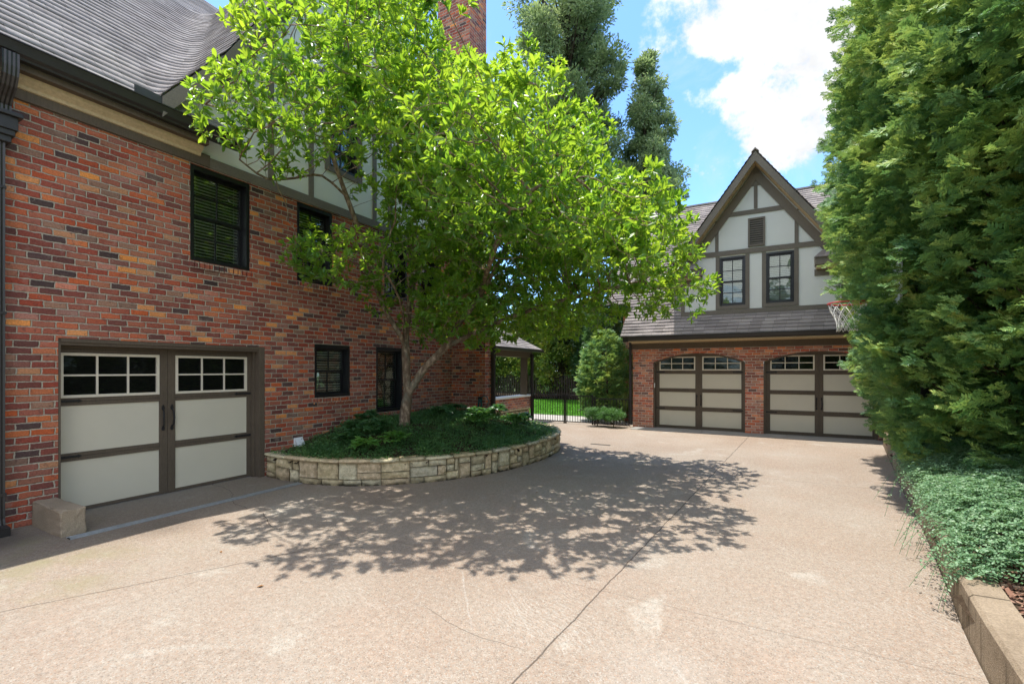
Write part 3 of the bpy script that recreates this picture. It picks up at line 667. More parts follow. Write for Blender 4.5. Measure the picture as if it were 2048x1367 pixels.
# porch at the far end
pw = MB(); pw.box(-7.45, -7.2, 11.2, 14.3, .50, .86); PW = pw.build('porch_wall', 'brick_garage', house)
MB().box(-7.5, -7.15, 11.15, 14.35, .86, .92).build('coping', 'stucco', PW, bevel=.01)
MB().box(-7.5, -7.16, 11.15, 14.34, .44, .50).build('ledge', 'stone', PW, bevel=.008)
pc = MB(); pc.box(-7.42, -7.24, 13.98, 14.16, .92, 2.2); pc.box(-7.24, -7.205, 13.98, 14.0, .92, 2.2); pc.build('porch_column', 'brown_trim', house, bevel=.006)
d3 = MB(); ribbed(d3, [(-7.12, 14.26, 2.3), (-7.12, 14.26, .1)], .09, .08); d3.build('downspout', 'gutter_dark', house)
pr = MB(); pr.box(-7.5, -7.18, 10.8, 14.4, 2.18, 2.42); pr.build('porch_beam', 'brown_trim', house, bevel=.005)
rl = [[(x0, y, z) for y in np.linspace(10.4, 14.75, 8)] for x0, z in [(-6.95-.14*k, 2.45+.07*k) for k in range(14)]]
courses('porch_roof', rl, 'shingle_house', house)
MB().box(-7.0, -6.9, 10.4, 14.75, 2.36, 2.46).build('gutter', 'gutter_dark', house, bevel=.01)
# ashlar blocks on a path
def ashlar(name, path, zbase, H, unit, parent, mt='stone', seed=3, proud=.05, deep=.14, cell=.052):
    """path: list of (x,y) centreline of the outer face, stones stand out to the left of travel normal"""
    rr = random.Random(seed); pts = [Vector((p[0], p[1])) for p in path]; cum = [0]
    for a, b in zip(pts, pts[1:]): cum.append(cum[-1]+(b-a).length)
    L = cum[-1]
    def at(s):
        s = min(max(s, 0), L-1e-6); k = max(i for i, c in enumerate(cum) if c <= s); k = min(k, len(pts)-2)
        t = (s-cum[k])/(cum[k+1]-cum[k]); p = pts[k].lerp(pts[k+1], t)
        tg = ((pts[min(k+2, len(pts)-1)]-pts[k])*t+(pts[k+1]-pts[max(k-1, 0)])*(1-t)).normalized()
        return p, Vector((tg.y, -tg.x))
    NW = int(L/unit); NH = int(round(H/cell)); occ = [[False]*NH for _ in range(NW)]; V = []; F = []
    for j in range(NH):
        for i in range(NW):
            if occ[i][j]: continue
            wmax = rr.choice([2, 3, 3, 4, 4, 5, 6]); hmax = rr.choice([2, 2, 2, 3, 3, 4, 5])
            ww = 0
            while ww < wmax and i+ww < NW and not occ[i+ww][j]: ww += 1
            if NH-(j+hmax) == 1: hmax += 1
            hh = min(hmax, NH-j)
            for a in range(ww):
                for b in range(hh): occ[i+a][j+b] = True
            s0, s1, z0, z1 = i*unit+.005, (i+ww)*unit-.005, zbase+j*cell+.004, zbase+(j+hh)*cell-.004
            n = 5; m_ = 4; base = len(V); pr_ = proud*rr.uniform(.6, 1.15); off = rr.uniform(0, 50); tilt = rr.uniform(-.012, .012)
            for b in range(m_+1):
                for a in range(n+1):
                    fa, fb = a/n, b/m_; ed = min(fa, 1-fa)*(s1-s0)+1e-4; eb = min(fb, 1-fb)*(z1-z0)+1e-4
                    bul = min(1, ed/.018)*min(1, eb/.018)
                    jit = noise.noise(Vector((s0+fa*7+off, fb*5+off, off)))*.022+noise.noise(Vector((fa*19+off, fb*15, off)))*.010
                    p, nn = at(s0+(s1-s0)*fa+noise.noise(Vector((fa*3, fb*3, off)))*.006)
                    d = -.03+ (pr_+jit+tilt*(fa-.5))*(.35+.65*bul) if 0 < a < n and 0 < b < m_ else -.03+pr_*.25+jit*.4
                    q = p+nn*d; V.append((q.x, q.y, z0+(z1-z0)*fb+noise.noise(Vector((fa*4+off, 3, fb)))*.004))
            for b in range(m_):
                for a in range(n):
                    k = base+b*(n+1)+a; F.append((k, k+1, k+n+2, k+n+1))
            # sides back to the mortar
            rim = [base+a for a in range(n+1)]+[base+b*(n+1)+n for b in range(1, m_+1)]+[base+m_*(n+1)+a for a in range(n-1, -1, -1)]+[base+b*(n+1) for b in range(m_-1, 0, -1)]
            bk = len(V)
            for r_ in rim:
                x, y, z = V[r_]; p, nn = at(0), None
                V.append((x, y, z))
            for idx, r_ in enumerate(rim):
                s_ = s0+(s1-s0)*min(max(((r_-base) % (n+1))/n, 0), 1); p, nn = at(s_); q = p-nn*.07; V[bk+idx] = (q.x, q.y, V[r_][2])
            for k in range(len(rim)): F.append((rim[k], rim[(k+1) % len(rim)], bk+(k+1) % len(rim), bk+k))
    st = mesh_np(name, V, F, mt, parent)
    bb = MB(); c1 = [at(s) for s in np.linspace(0, L, 60)]
    f_ = [(p+nn*-.045) for p, nn in c1]; k_ = [(p+nn*-deep) for p, nn in c1]; zt = zbase+NH*cell
    for a in range(59):
        bb.face([(f_[a].x, f_[a].y, zbase), (f_[a+1].x, f_[a+1].y, zbase), (f_[a+1].x, f_[a+1].y, zt-.005), (f_[a].x, f_[a].y, zt-.005)])
        bb.face([(f_[a].x, f_[a].y, zt-.005), (f_[a+1].x, f_[a+1].y, zt-.005), (k_[a+1].x, k_[a+1].y, zt-.005), (k_[a].x, k_[a].y, zt-.005)])
    bb.build('mortar_core', 'mortar', parent, fixn=False)
    return at, L, zt
ashlar('porch_wall_stones', [(-7.19, 11.2), (-7.19, 12.7), (-7.19, 14.3)], 0, .44, .08, PW, seed=9, proud=.03)

# ================================================================== DETACHED GARAGE
gar = thing('detached_garage', 'detached brick garage with two arched doors and a steep half timbered gable above', 'garage', (-.6, 15, 0))
A1 = (-3.10, -.60, 1.985, 2.25); A2 = (-.15, 2.35, 1.985, 2.25)
wall(FG, -3.72, 3.2, -.1, 2.395, [], archholes=[A1, A2]).build('wall', 'brick_garage', gar, fixn=False)
mb = MB(); mb.face([(-3.72, 14.45, -.1), (-3.72, 17, -.1), (-3.72, 17, 2.7), (-3.72, 14.45, 2.7)]); mb.face([(-4.45, 16.0, -.1), (-3.72, 16.0, -.1), (-3.72, 16., 3.6), (-4.45, 16., 3.6)])
mb.face([(-4.45, 16.0, -.1), (-4.45, 23.0, -.1), (-4.45, 23., 3.6), (-4.45, 16., 3.6)]); mb.build('wall', 'brick_garage', gar, fixn=False); MB().box(3.1, 3.2, 14.46, 23, -.1, 3.).build('wall', 'brick_garage', gar)
for a in (A1, A2):
    L, Rr, sp, ap = a; c = (L+Rr)/2; hw = (Rr-L)/2; rad = (hw*hw+(ap-sp)**2)/(2*(ap-sp)); zc = ap-rad; th0 = math.asin(hw/rad)
    ar = MB(FG); N = 38
    for k in range(N):
        t0 = -th0*1.02+2*th0*1.02*(k+.06)/N; t1 = -th0*1.02+2*th0*1.02*(k+.94)/N; j = random.uniform(0, .005)
        pl = [(c+math.sin(t)*r_, zc+math.cos(t)*r_) for t, r_ in ((t0, rad+.003), (t1, rad+.003), (t1, rad+.092), (t0, rad+.092))]
        ar.prism(pl, -.06, .012+j)
    ar.build('brick_arch', 'brick_garage', gar, bevel=.003)
    jm = MB(FG); N = 22
    def arc(r_, t): return (c+math.sin(t)*r_, zc+math.cos(t)*r_)
    for k in range(N):
        t0, t1 = -th0+2*th0*k/N, -th0+2*th0*(k+1)/N
        jm.prism([arc(rad-.045, t0), arc(rad-.045, t1), arc(rad-.004, t1), arc(rad-.004, t0)], -.15, -.03)
        p, q = arc(rad-.02, t0), arc(rad-.02, t1)
    jm.box(L+.003, L+.05, -.15, -.03, .016, sp-.03); jm.box(Rr-.05, Rr-.003, -.15, -.03, .016, sp-.03)
    jm.build('door_jamb', 'brown_trim', gar)
    o = L+3.10
    garage_door(gar, FG, -.13, (L+.03, Rr-.03), (-2.94+o, -1.915+o, -1.725+o, -.70+o), [(.10, .55), (.67, 1.10), (1.21, 1.64)], (1.745, 2.155), -1.82+o, 2.27,
                (1.695, .61), (.74, 1.0), 'arched cream garage door nearer the iron gate' if a is A1 else 'arched cream garage door half behind the tall hedge')
MB(FG).box(-3.075, -3.05, -.029, -.012, 1.22, 1.36).build('keypad', 'white_plastic', gar, bevel=.003)
MB(FG).box(-3.80, 3.2, .003, .03, 2.397, 2.59).build('frieze', 'brown_trim', gar, bevel=.002)
sf = MB(FG); sf.box(-3.72, 3.3, .03, .52, 2.592, 2.62); sf.box(-3.74, 3.3, .03, .09, 2.57, 2.592); sf.build('soffit', 'soffit_tan', gar, bevel=.003)
gt = MB(FG); gt.prism([(0, 0)], 0, 0) if False else None
pf = [(.50, 2.625), (.56, 2.625), (.60, 2.66), (.615, 2.73), (.63, 2.735), (.63, 2.75), (.605, 2.75), (.59, 2.68), (.54, 2.645), (.50, 2.645)]
i0 = [gt.vert(-3.72, d, z) for d, z in pf]; i1 = [gt.vert(3.3, d, z) for d, z in pf]
for k in range(len(pf)): gt.f.append([i0[k], i0[(k+1) % len(pf)], i1[(k+1) % len(pf)], i1[k]])
gt.face([(-3.72, .5, 2.63), (-3.72, .59, 2.66), (-3.72, .61, 2.745), (-3.72, .5, 2.745)])
gt.box(-3.9, 3.3, .485, .50, 2.60, 2.76)
gt.build('gutter', 'gutter_dark', gar)
dsp = MB(); ribbed(dsp, [(-3.78, 14.40, 2.62), (-3.78, 14.40, .08)], .07, .07); dsp.build('downspout', 'gutter_dark', gar)
# main slope
lines = []
z = 2.755
while z < 8.1:
    y = 13.86+(z-2.755); x0 = -3.9 if z < 3.3 else -4.6
    lines.append([(x, y, z) for x in np.linspace(-3.95, 7, 80)]); z += .10
courses('roof', lines, 'shingle_garage', gar, .014)
lines = []; z = 3.9
while z < 8.1:
    y = 13.86+(z-2.755); lines.append([(x, y, z) for x in np.linspace(-4.75, -3.94, 6)]); z += .10
courses('roof', lines, 'shingle_garage', gar, .014)
mb = MB(); mb.face([(-4.75, 19.22, 8.1), (7, 19.22, 8.1), (7, 24.8, 2.6), (-4.75, 24.8, 2.6)]); mb.box(-4.75, 7, 19.14, 19.28, 8.08, 8.14); mb.build('roof', 'shingle_garage', gar)
# gable over the doors
GCX, GAZ, SL = -.34, 7.62, 1.36
wl = [(-2.27, 3.34), (1.68, 3.34), (1.68, 4.75), (GCX, GAZ-.35), (-2.36+.09, 4.75)]
W1 = (-1.25, -.59, 3.57, 4.95); W2 = (-.09, .57, 3.57, 4.95)
gm = MB(FG)
us = [-2.27, W1[0], W1[1], GCX, W2[0], W2[1], 1.68]; zt = lambda u: GAZ-.2-SL*abs(u-GCX)
for a, b in zip(us, us[1:]):
    h = next((q for q in (W1, W2) if q[0] <= a and b <= q[1]), None)
    if h: gm.face([(a, 0, 3.3), (b, 0, 3.3), (b, 0, h[2]), (a, 0, h[2])]); gm.face([(a, 0, h[3]), (b, 0, h[3]), (b, 0, zt(b)), (a, 0, zt(a))])
    else: gm.face([(a, 0, 3.3), (b, 0, 3.3), (b, 0, zt(b)), (a, 0, zt(a))])
gm.face([(-2.27, 0, 3.3), (-2.27, 0, 4.8), (-2.27, -1.6, 4.8), (-2.27, -1.6, 3.3)]); gm.face([(1.68, 0, 3.3), (1.68, 0, 4.8), (1.68, -1.6, 4.8), (1.68, -1.6, 3.3)])
gm.build('gable_wall', 'stucco', gar, fixn=False)
for q in (W1, W2): window(gar, FG, *q, rec=.055, cas='grey_timber', fb=.045, bt=.034)
t = MB(FG)
t.box(-2.29, 1.70, .003, .030, 3.33, 3.455)
t.box(-2.29, -2.19, .003, .032, 3.457, 4.5); t.box(1.60, 1.70, .003, .032, 3.457, 4.5)
t.box(-1.95, 1.30, .029, .036, 4.985, 5.12)
for u in (-1.32, .62): t.box(u-.045, u+.045, .003, .026, 5.122, zt(u)-.1)
t.box(GCX-.045, GCX+.045, .003, .026, 6.20, 7.05)
t.box(-1.05, .40, .003, .028, 6.06, 6.18)
for sg in (-1, 1): t.beam((GCX+sg*1.72, GAZ-.48-SL*1.72), (GCX, GAZ-.48), .21, .031+.006*(sg > 0), .045+.005*(sg > 0))
t.build('timber', 'grey_timber', gar, bevel=.002)
v = MB(FG); v.box(-.53, -.48, .003, .05, 5.16, 5.94); v.box(-.16, -.11, .003, .05, 5.16, 5.94); v.box(-.48, -.16, .003, .05, 5.89, 5.94); v.box(-.48, -.16, .003, .05, 5.16, 5.21)
V_ = v.build('gable_vent', 'grey_timber', gar, bevel=.003)
ls = MB(FG)
for k in range(11): z = 5.225+k*.06; ls.prism([(-.48, z), (-.16, z), (-.16, z+.008), (-.48, z+.008)], .0, .0) if False else ls.face([(-.48, .044, z), (-.16, .044, z), (-.16, .008, z+.052), (-.48, .008, z+.052)])
ls.build('louvre', 'grey_timber', V_, fixn=False); MB(FG).box(-.48, -.16, .001, .005, 5.21, 5.89).build('backing', 'dark_room', V_)
MB(FG).prism([(GCX-.36, GAZ-.80), (GCX+.36, GAZ-.80), (GCX, GAZ-.26)], .0, .029).build('timber', 'grey_timber', gar)
rk = MB(FG)
for sg in (-1, 1):
    e = 1.93; P = lambda s_, dz: (GCX+sg*s_, GAZ-SL*s_+dz)
    rk.prism([P(e, -.30), P(0, -.30), P(0, -.035), P(e, -.035)], .47, .505)
rk.build('rake_board', 'grey_timber', gar, bevel=.003)
rs = MB(FG)
for sg in (-1, 1):
    P = lambda s_, dz: (GCX+sg*s_, GAZ-SL*s_+dz); rs.prism([P(1.93, -.25), P(0, -.25), P(0, -.21), P(1.93, -.21)], .03, .469)
rs.build('soffit', 'soffit_tan', gar)
for sg in (-1, 1):
    lines = []; s_ = 2.35; zz = GAZ-SL*s_
    while zz < GAZ+.01:
        s_ = (GAZ-zz)/SL; lines.append([(GCX+sg*s_, y, zz) for y in np.linspace(13.92, 19.5, 36)]); zz += .115
    courses('roof', lines, 'shingle_garage', gar, .014)
MB(FG).prism([(GCX-.09, GAZ-.06), (GCX, GAZ+.045), (GCX+.09, GAZ-.06), (GCX, GAZ+.0)], .54, -5).build('ridge_cap', 'shingle_garage', gar)
for sg in (-1, 1):   # eaves returns
    e0, e1 = GCX+sg*1.36, GCX+sg*2.12; a, b = min(e0, e1), max(e0, e1)
    r1 = MB(FG); r1.box(a, b, .004, .34, 4.44, 4.64); r1.build('eaves_return', 'grey_timber', gar, bevel=.004)
    MB(FG).box(a+.03 if sg > 0 else a, b if sg > 0 else b-.03, .004, .24, 4.37, 4.44).build('soffit', 'soffit_tan', gar, bevel=.012)
    MB(FG).box(a, min(b, 1.70) if sg > 0 else b, .004, .034, 4.21, 4.37).build('frieze', 'grey_timber', gar)
    rr_ = MB(FG); i_ = e0-sg*.02; o__ = e1+sg*.04
    q = [(i_, .38, 4.645), (o__, .38, 4.645), (o__, .02, 4.90), (i_+sg*.24, .02, 4.90)]
    rr_.face(q); rr_.face([(i_, .38, 4.645), (i_+sg*.24, .02, 4.90), (i_, .02, 4.645)]); rr_.face([(i_, .38, 4.62), (o__, .38, 4.62), (o__, .38, 4.645), (i_, .38, 4.645)])
    rr_.build('return_roof', 'shingle_garage', gar, fixn=False)

# ================================================================== small fixed things on the court
b = MB(); b.box(-7.29, -6.47, 1.96, 2.17, -.03, .275)
bo = b.build('concrete_block', 'cast_block', bevel=.02)
bm = bmesh.new(); bm.from_mesh(bo.data); bmesh.ops.subdivide_edges(bm, edges=bm.edges, cuts=5, use_grid_fill=True)
for v in bm.verts:
    e = sum((abs(v.co.x+6.88) > .39, abs(v.co.y-2.065) > .09, v.co.z > .26)); q = v.co
    k_ = (noise.noise(q*14)*.006+noise.noise(q*45)*.004)*(1+1.6*(e > 1)); v.co += v.normal*k_
bm.to_mesh(bo.data); bm.free()
tag(bo, 'rough weathered concrete block standing against the brick jamb of the shaded garage door', 'block')
td = thing('trench_drain', 'long galvanised trench drain grate set in the concrete before the shaded garage door', 'drain', (-6.37, 3.35, 0))
f = MB(); f.box(-6.425, -6.413, 1.99, 4.72, -.02, .010); f.box(-6.327, -6.315, 1.99, 4.72, -.02, .010); f.build('frame', 'galvanised', td)
y = 2.0
MB().box(-6.412, -6.328, 1.99, 4.72, -.02, .003).build('channel', 'dark_room', td)
for s0, s1 in ((2.0, 2.9), (2.91, 3.81), (3.82, 4.71)):
    gr = MB()
    for k in range(5): x = -6.407+k*.0165; gr.box(x, x+.009, s0, s1, .003, .009)
    yy = s0
    while yy < s1: gr.box(-6.411, -6.329, yy, yy+.006, .0035, .0085); yy += .05
    gr.build('grate', 'galvanised', td)
b = MB(); b.box(-3.72, -3.25, 10.55, 10.62, .001, .006)
tag(b.build('slot_drain', 'black_iron'), 'small dark slot drain in the sunny concrete in front of the gate', 'drain')

# ---- planter
plr = [(-7.27, 4.74), (-6.9, 4.70), (-6.36, 4.71), (-5.92, 4.80), (-5.54, 4.95), (-5.2, 5.17), (-4.93, 5.43), (-4.66, 5.72), (-4.42, 6.06), (-4.22, 6.45), (-4.06, 6.91), (-3.95, 7.4), (-3.90, 7.9),
       (-3.89, 8.4), (-3.93, 8.9), (-4.04, 9.4), (-4.25, 9.9), (-4.58, 10.35), (-5.0, 10.7), (-5.5, 10.95), (-6.1, 11.05)]
def smooth_path(p, k=4):
    out = []; p = [np.array(q, float) for q in p]
    for i in range(len(p)-1):
        a, b, c, d = p[max(i-1, 0)], p[i], p[i+1], p[min(i+2, len(p)-1)]
        for j in range(k):
            t = j/k; out.append(tuple(.5*((2*b)+(-a+c)*t+(2*a-5*b+4*c-d)*t*t+(-a+3*b-3*c+d)*t**3)))
    out.append(tuple(p[-1])); return out
PL = smooth_path(plr)
planter = thing('stone_planter', 'curved low planter wall of rough tan stone blocks around the tree bed', 'planter', (-5.5, 5, 0))
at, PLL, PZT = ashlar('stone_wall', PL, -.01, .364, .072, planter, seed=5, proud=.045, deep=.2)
# cap stones
s = 0; cv = []; cf = []; rr = random.Random(4)
while s < PLL-.05:
    l = rr.uniform(.24, .48); s1 = min(s+l, PLL); n = 6; th = rr.uniform(.036, .05); off = rr.uniform(0, 40); base = len(cv)
    for k in range(n+1):
        ss = s+.004+(s1-s-.008)*k/n; p, nn = at(ss); ed = .012 if 0 < k < n else 0
        for j, (d, zc) in enumerate(((-.2, 0), (.022+ed, 0), (.03+ed, th*.5), (.018+ed, th-.003), (.0, th), (-.2, th))):
            jj = noise.noise(Vector((ss*9, j*2, off)))*.010; q = p+nn*(d+jj); cv.append((q.x, q.y, PZT+zc+jj*.25))
    for k in range(n):
        for j in range(6): a = base+k*6; cf.append((a+j, a+(j+1) % 6, a+6+(j+1) % 6, a+6+j))
    cf.append((base, base+1, base+2, base+3)); cf.append((base, base+3, base+4, base+5)); e = base+n*6; cf.append((e, e+1, e+2, e+3)); cf.append((e, e+3, e+4, e+5))
    s = s1
mesh_np('cap', cv, cf, 'stone', planter)
PLA = np.array(PL)
def inside(x, y):
    c = False; n = len(PLA); P_ = list(map(tuple, PLA))+[(-7.3, 11.05), (-7.3, 4.8)]; j = len(P_)-1
    for i in range(len(P_)):
        if (P_[i][1] > y) != (P_[j][1] > y) and x < (P_[j][0]-P_[i][0])*(y-P_[i][1])/(P_[j][1]-P_[i][1])+P_[i][0]: c = not c
        j = i
    return c
def edged(x, y): return float(np.min(np.hypot(PLA[:, 0]-x, PLA[:, 1]-y)))
def mound(x, y):
    d = edged(x, y); t = min(d/2.1, 1); t = t*t*(3-2*t)
    return .36+.36*t+.04*noise.noise(Vector((x*1.5, y*1.5, 0)))
grid('soil_mound', -7.3, -3.85, 4.6, 11.1, 46, 84, lambda x, y: mound(x, y) if inside(x, y) else .30, 'soil', mask=lambda x, y: inside(x, y) and edged(x, y) > .05)
P = []
while len(P) < 46000:
    x, y = random.uniform(-7.28, -3.85), random.uniform(4.6, 11.)
    if inside(x, y) and edged(x, y) > .05:
        if noise.noise(Vector((x*1.3, y*1.3, 4)))+.62 < random.random(): continue
        P.append((x, y, mound(x, y)+abs(random.gauss(0, .03+.05*max(0, noise.noise(Vector((x*3, y*3, 9))))))))
P = np.array(P); n = len(P); ax = rng.normal(size=(n, 3)); ax[:, 2] = np.abs(ax[:, 2])*.5+.15; nr_ = np.array((0, 0, 1.))+rng.normal(0, .5, (n, 3))
tag(scatter('ground_ivy', LEAF_V, LEAF_F, P, ax, nr_, rng.uniform(.024, .056, n), 'leaf_ivy'), 'small leaved dark green ground cover filling the stone planter under the tree', 'ground cover', kind='stuff')
# taller leafy perennials
def perennial(h, rad, seed, ll=.13):
    r = np.random.default_rng(seed); V = []; pos = []; ax = []
    st = MB()
    for k in range(16):
        a = r.uniform(0, 6.28); q = r.uniform(.1, 1)*rad; hh = h*(1-.35*(q/rad)**2)*r.uniform(.75, 1.05); tip = np.array((math.cos(a)*q, math.sin(a)*q, hh))
        st.tube([(0, 0, 0), tuple(tip*(.5, .5, .6)), tuple(tip)], [.006, .005, .003], 4)
        nl = 8
        for j in range(nl):
            b = 6.28*j/nl+r.uniform(-.2, .2); pos.append(tip*r.uniform(.86, 1)); ax.append((math.cos(b), math.sin(b), r.uniform(-.25, .4)))
    return st, np.array(pos), np.array(ax)
proto = []
for sd in range(3):
    st, pp, aa = perennial(.26, .24, sd)
    proto.append((st, pp, aa))
spots = [(-5.75, 5.45, 'pale leafed perennial clump nearest the planter rim'), (-6.25, 5.6, 'broad leafed clump left of the bright perennial near the white wall vent'), (-5.55, 5.9, 'broad leafed green clump right before the tree trunk'),
         (-6.6, 6.0, 'dark broad leafed clump against the brick under the small lower window'), (-6.85, 6.6, 'dark glossy clump behind the trunk below the shaded window'), (-6.2, 6.1, 'dark leafy clump just left of the trunk foot'),
         (-5.9, 7.6, 'dark leafy clump just right of the trunk foot'), (-6.3, 8.3, 'tall dark clump under the tall lower window'), (-5.7, 8.6, 'dense dark clump midway between trunk and chimney base'), (-6.6, 9.2, 'tall dark clump in the corner before the chimney base'),
         (-5.6, 9.4, 'spreading dark clump before the chimney base'), (-5.2, 8.0, 'low green clump on the sunny right part of the bed'), (-4.9, 9.0, 'bright leafed clump near the far right rim of the bed'), (-5.2, 10.0, 'far clump of dark leaves beside the chimney corner')]
for i, (x, y, lb) in enumerate(spots):
    st, pp, aa = proto[i % 3]; z = mound(x, y)-.02; sc = random.uniform(.9, 1.25) if i > 3 else 1.0
    t = thing('leafy_plant', lb, 'plant', (x, y, z), 'leafy perennials in the stone planter')
    s2 = MB(); s2.v = [(a*sc+x, b*sc+y, c*sc+z) for a, b, c in st.v]; s2.f = st.f; s2.build('stem', 'leaf_ivy', t)
    scatter('foliage', LEAF_V, LEAF_F, pp*sc+np.array((x, y, z)), aa, np.array((0, 0, 1.))+rng.normal(0, .2, pp.shape), rng.uniform(.10, .145, len(pp))*sc, 'leaf_ivy' if i not in (0, 2, 12) else 'leaf_bright', t) if False else \
    scatter('foliage', LEAF_V, LEAF_F, pp*sc+np.array((x, y, z)), aa, np.array((0, 0, 1.))+rng.normal(0, .2, pp.shape), rng.uniform(.10, .15, len(pp))*sc, 'leaf_perennial' if i in (0, 2, 11, 12) else 'leaf_ivy2', t)

# ================================================================== MAGNOLIA (space colonisation inside lobed crown)
def blob_pts(blobs, n):
    out = []; vol = np.array([a[3]*a[4]*a[5] for a in blobs]); pr = vol/vol.sum()
    for b, k in zip(blobs, rng.multinomial(n, pr)):
        d = rdirs(k); r = rng.uniform(0, 1, (k, 1))**.45; out.append(np.array(b[:3])+d*r*np.array(b[3:6]))
    return np.concatenate(out)
BL = [(-4.7, 7.3, 4.9, 1.9, 2.5, 2.0), (-2.35, 8.0, 3.75, 1.3, 1.6, 1.1), (-1.75, 8.8, 3.3, 1.0, 1.1, .7), (-6.15, 4.2, 5.35, .7, 1.2, .7), (-5.85, 3.35, 4.95, .55, .6, .42), (-4.7, 3.7, 5.1, 1.0, 1.0, .75), (-4.3, 5.1, 6.0, 1.5, 1.7, .9),
      (-4.4, 8.0, 3.0, 2.0, 2.2, .75), (-5.5, 6.6, 7.0, 1.3, 2.0, 1.5), (-5.9, 5.2, 3.5, .8, 1.0, .5), (-5.9, 4.9, 6.5, .9, 1.4, 1.0), (-3.6, 8.6, 4.7, 1.4, 1.5, 1.1), (-3.1, 6.8, 4.3, 1.4, 1.3, 1.1),
      (-3.0, 5.0, 4.25, 1.25, 1.5, .95), (-1.65, 5.9, 3.6, .95, 1.2, .7), (-4.6, 6.0, 4.2, 1.2, 1.2, .9), (-5.0, 7.3, 2.7, 1.3, 1.3, .6), (-6.1, 6.2, 3.1, .5, .6, .5), (-4.0, 7.8, 6.5, .95, 1.1, 1.15), (-3.2, 8.2, 5.9, .8, .9, .85), (-4.0, 8.4, 2.75, 1.2, 1.3, .4)]
def magnolia():
    att = blob_pts(BL, 10200)
    ok = (att[:, 0] > -6.95) & ~((att[:, 0] < -6.2) & (att[:, 1] > 5.0) & (att[:, 2] < 3.0))
    hole = (np.linalg.norm((att-np.array((-6.2, 5.6, 4.55)))/np.array((1.0, .9, .55)), axis=1) < 1) & (rng.random(len(att)) < .9)
    att = att[ok & ~hole]
    ca_, cb_ = np.array((-3.36, 5.0, 6.27)), np.array((-4.9, 7.3, 8.3)); tt = np.clip(((att-ca_)@(cb_-ca_))/((cb_-ca_)@(cb_-ca_)), 0, 1)
    att = att[np.linalg.norm(att-(ca_+tt[:, None]*(cb_-ca_)), axis=1) > .62]      # gap in the crown top
    limbs = [
     ([(-6.16, 6.82, .5), (-6.14, 6.83, .9), (-6.1, 6.85, 1.27), (-6.12, 6.84, 1.94), (-6.16, 6.88, 2.52), (-6.11, 7.02, 3.51), (-6.17, 6.98, 4.29), (-6.0, 7.12, 5.31), (-5.8, 7.1, 6.3)], None),
     ([(-6.12, 6.84, 2.13), (-6.12, 6.67, 2.41), (-6.22, 6.38, 2.86), (-6.33, 6.2, 3.4), (-6.37, 6.06, 3.92), (-6.45, 5.88, 4.43), (-6.55, 5.68, 5.01), (-6.6, 5.46, 5.62), (-6.55, 5.37, 6.25), (-6.41, 5.36, 7.12)], None),
     ([(-6.6, 5.46, 5.62), (-6.62, 4.97, 5.55), (-6.6, 4.48, 5.5), (-6.55, 3.92, 5.39), (-6.5, 3.4, 5.25)], None),
     ([(-6.5, 5.78, 4.77), (-6.55, 5.26, 5.0), (-6.55, 4.76, 4.78), (-6.55, 4.28, 4.6), (-6.5, 3.85, 4.7)], None),
     ([(-6.13, 6.83, 1.2), (-6.0, 6.9, 1.45), (-5.77, 6.98, 1.8), (-5.38, 7.08, 2.18), (-5.05, 7.03, 2.58), (-4.58, 7.07, 3.1), (-4.08, 7.11, 3.87), (-3.6, 7.0, 4.6), (-3.3, 6.6, 5.3)], None),
     ([(-5.38, 7.08, 2.18), (-4.74, 7.32, 2.5), (-3.83, 7.59, 2.85), (-2.77, 7.84, 3.1), (-1.9, 8.15, 3.3)], None),
     ([(-6.11, 7.02, 3.51), (-5.52, 7.12, 4.33), (-4.87, 7.02, 5.04), (-4.47, 6.9, 5.81), (-4.21, 6.81, 6.57)], None),
     ([(-6.15, 6.87, 2.4), (-5.7, 6.2, 3.0), (-5.5, 5.6, 3.4)], None),
     ([(-5.52, 7.12, 4.33), (-4.9, 8.0, 4.6), (-4.0, 8.8, 4.9)], None),
     ([(-4.58, 7.07, 3.1), (-3.8, 6.2, 3.5), (-2.9, 5.3, 3.9), (-2.2, 5.2, 4.1)], None)]
    nodes = []; par = []
    def add(p, q): nodes.append(np.array(p, float)); par.append(q); return len(nodes)-1
    for L, _ in limbs:
        pts = smooth_path([tuple(p) for p in L], 3)
        if not nodes: prev = add(pts[0], -1)
        else:
            N_ = np.array(nodes); prev = int(np.argmin(np.linalg.norm(N_-np.array(pts[0]), axis=1)))
        for p in pts[1:]: prev = add(p, prev)
    step = .16; near = None; alive = np.ones(len(att), bool)
    bd = np.full(len(att), 1e9); bi = np.zeros(len(att), int); done = 0
    for it in range(70):
        N_ = np.array(nodes)
        for k in range(done, len(N_)):
            d = np.linalg.norm(att-N_[k], axis=1); m_ = d < bd; bd[m_] = d[m_]; bi[m_] = k
        done = len(N_); alive &= bd > .17
        act = alive & (bd < 1.6)
        if act.sum() < 20 or len(nodes) > 10500: break
        idx = np.nonzero(act)[0]; own = bi[idx]; dirs = nrm(att[idx]-N_[own]); acc = {}
        for o_, d in zip(own, dirs): acc[o_] = acc.get(o_, 0)+d
        for o_, d in acc.items():
            d = d/np.linalg.norm(d)+rng.normal(0, .12, 3)+np.array((0, 0, .12)); d /= np.linalg.norm(d)
            p = N_[o_]+d*step
            if p[0] < -7.12: continue
            add(p, o_)
    N_ = np.array(nodes); n = len(N_); par_ = np.array(par); ch = [[] for _ in range(n)]
    for i in range(1, n): ch[par_[i]].append(i)
    rad = np.zeros(n)
    for i in range(n-1, -1, -1):
        rad[i] = .0032 if not ch[i] else sum(rad[c]**2.35 for c in ch[i])**(1/2.35)
    rad = np.minimum(rad, .145)
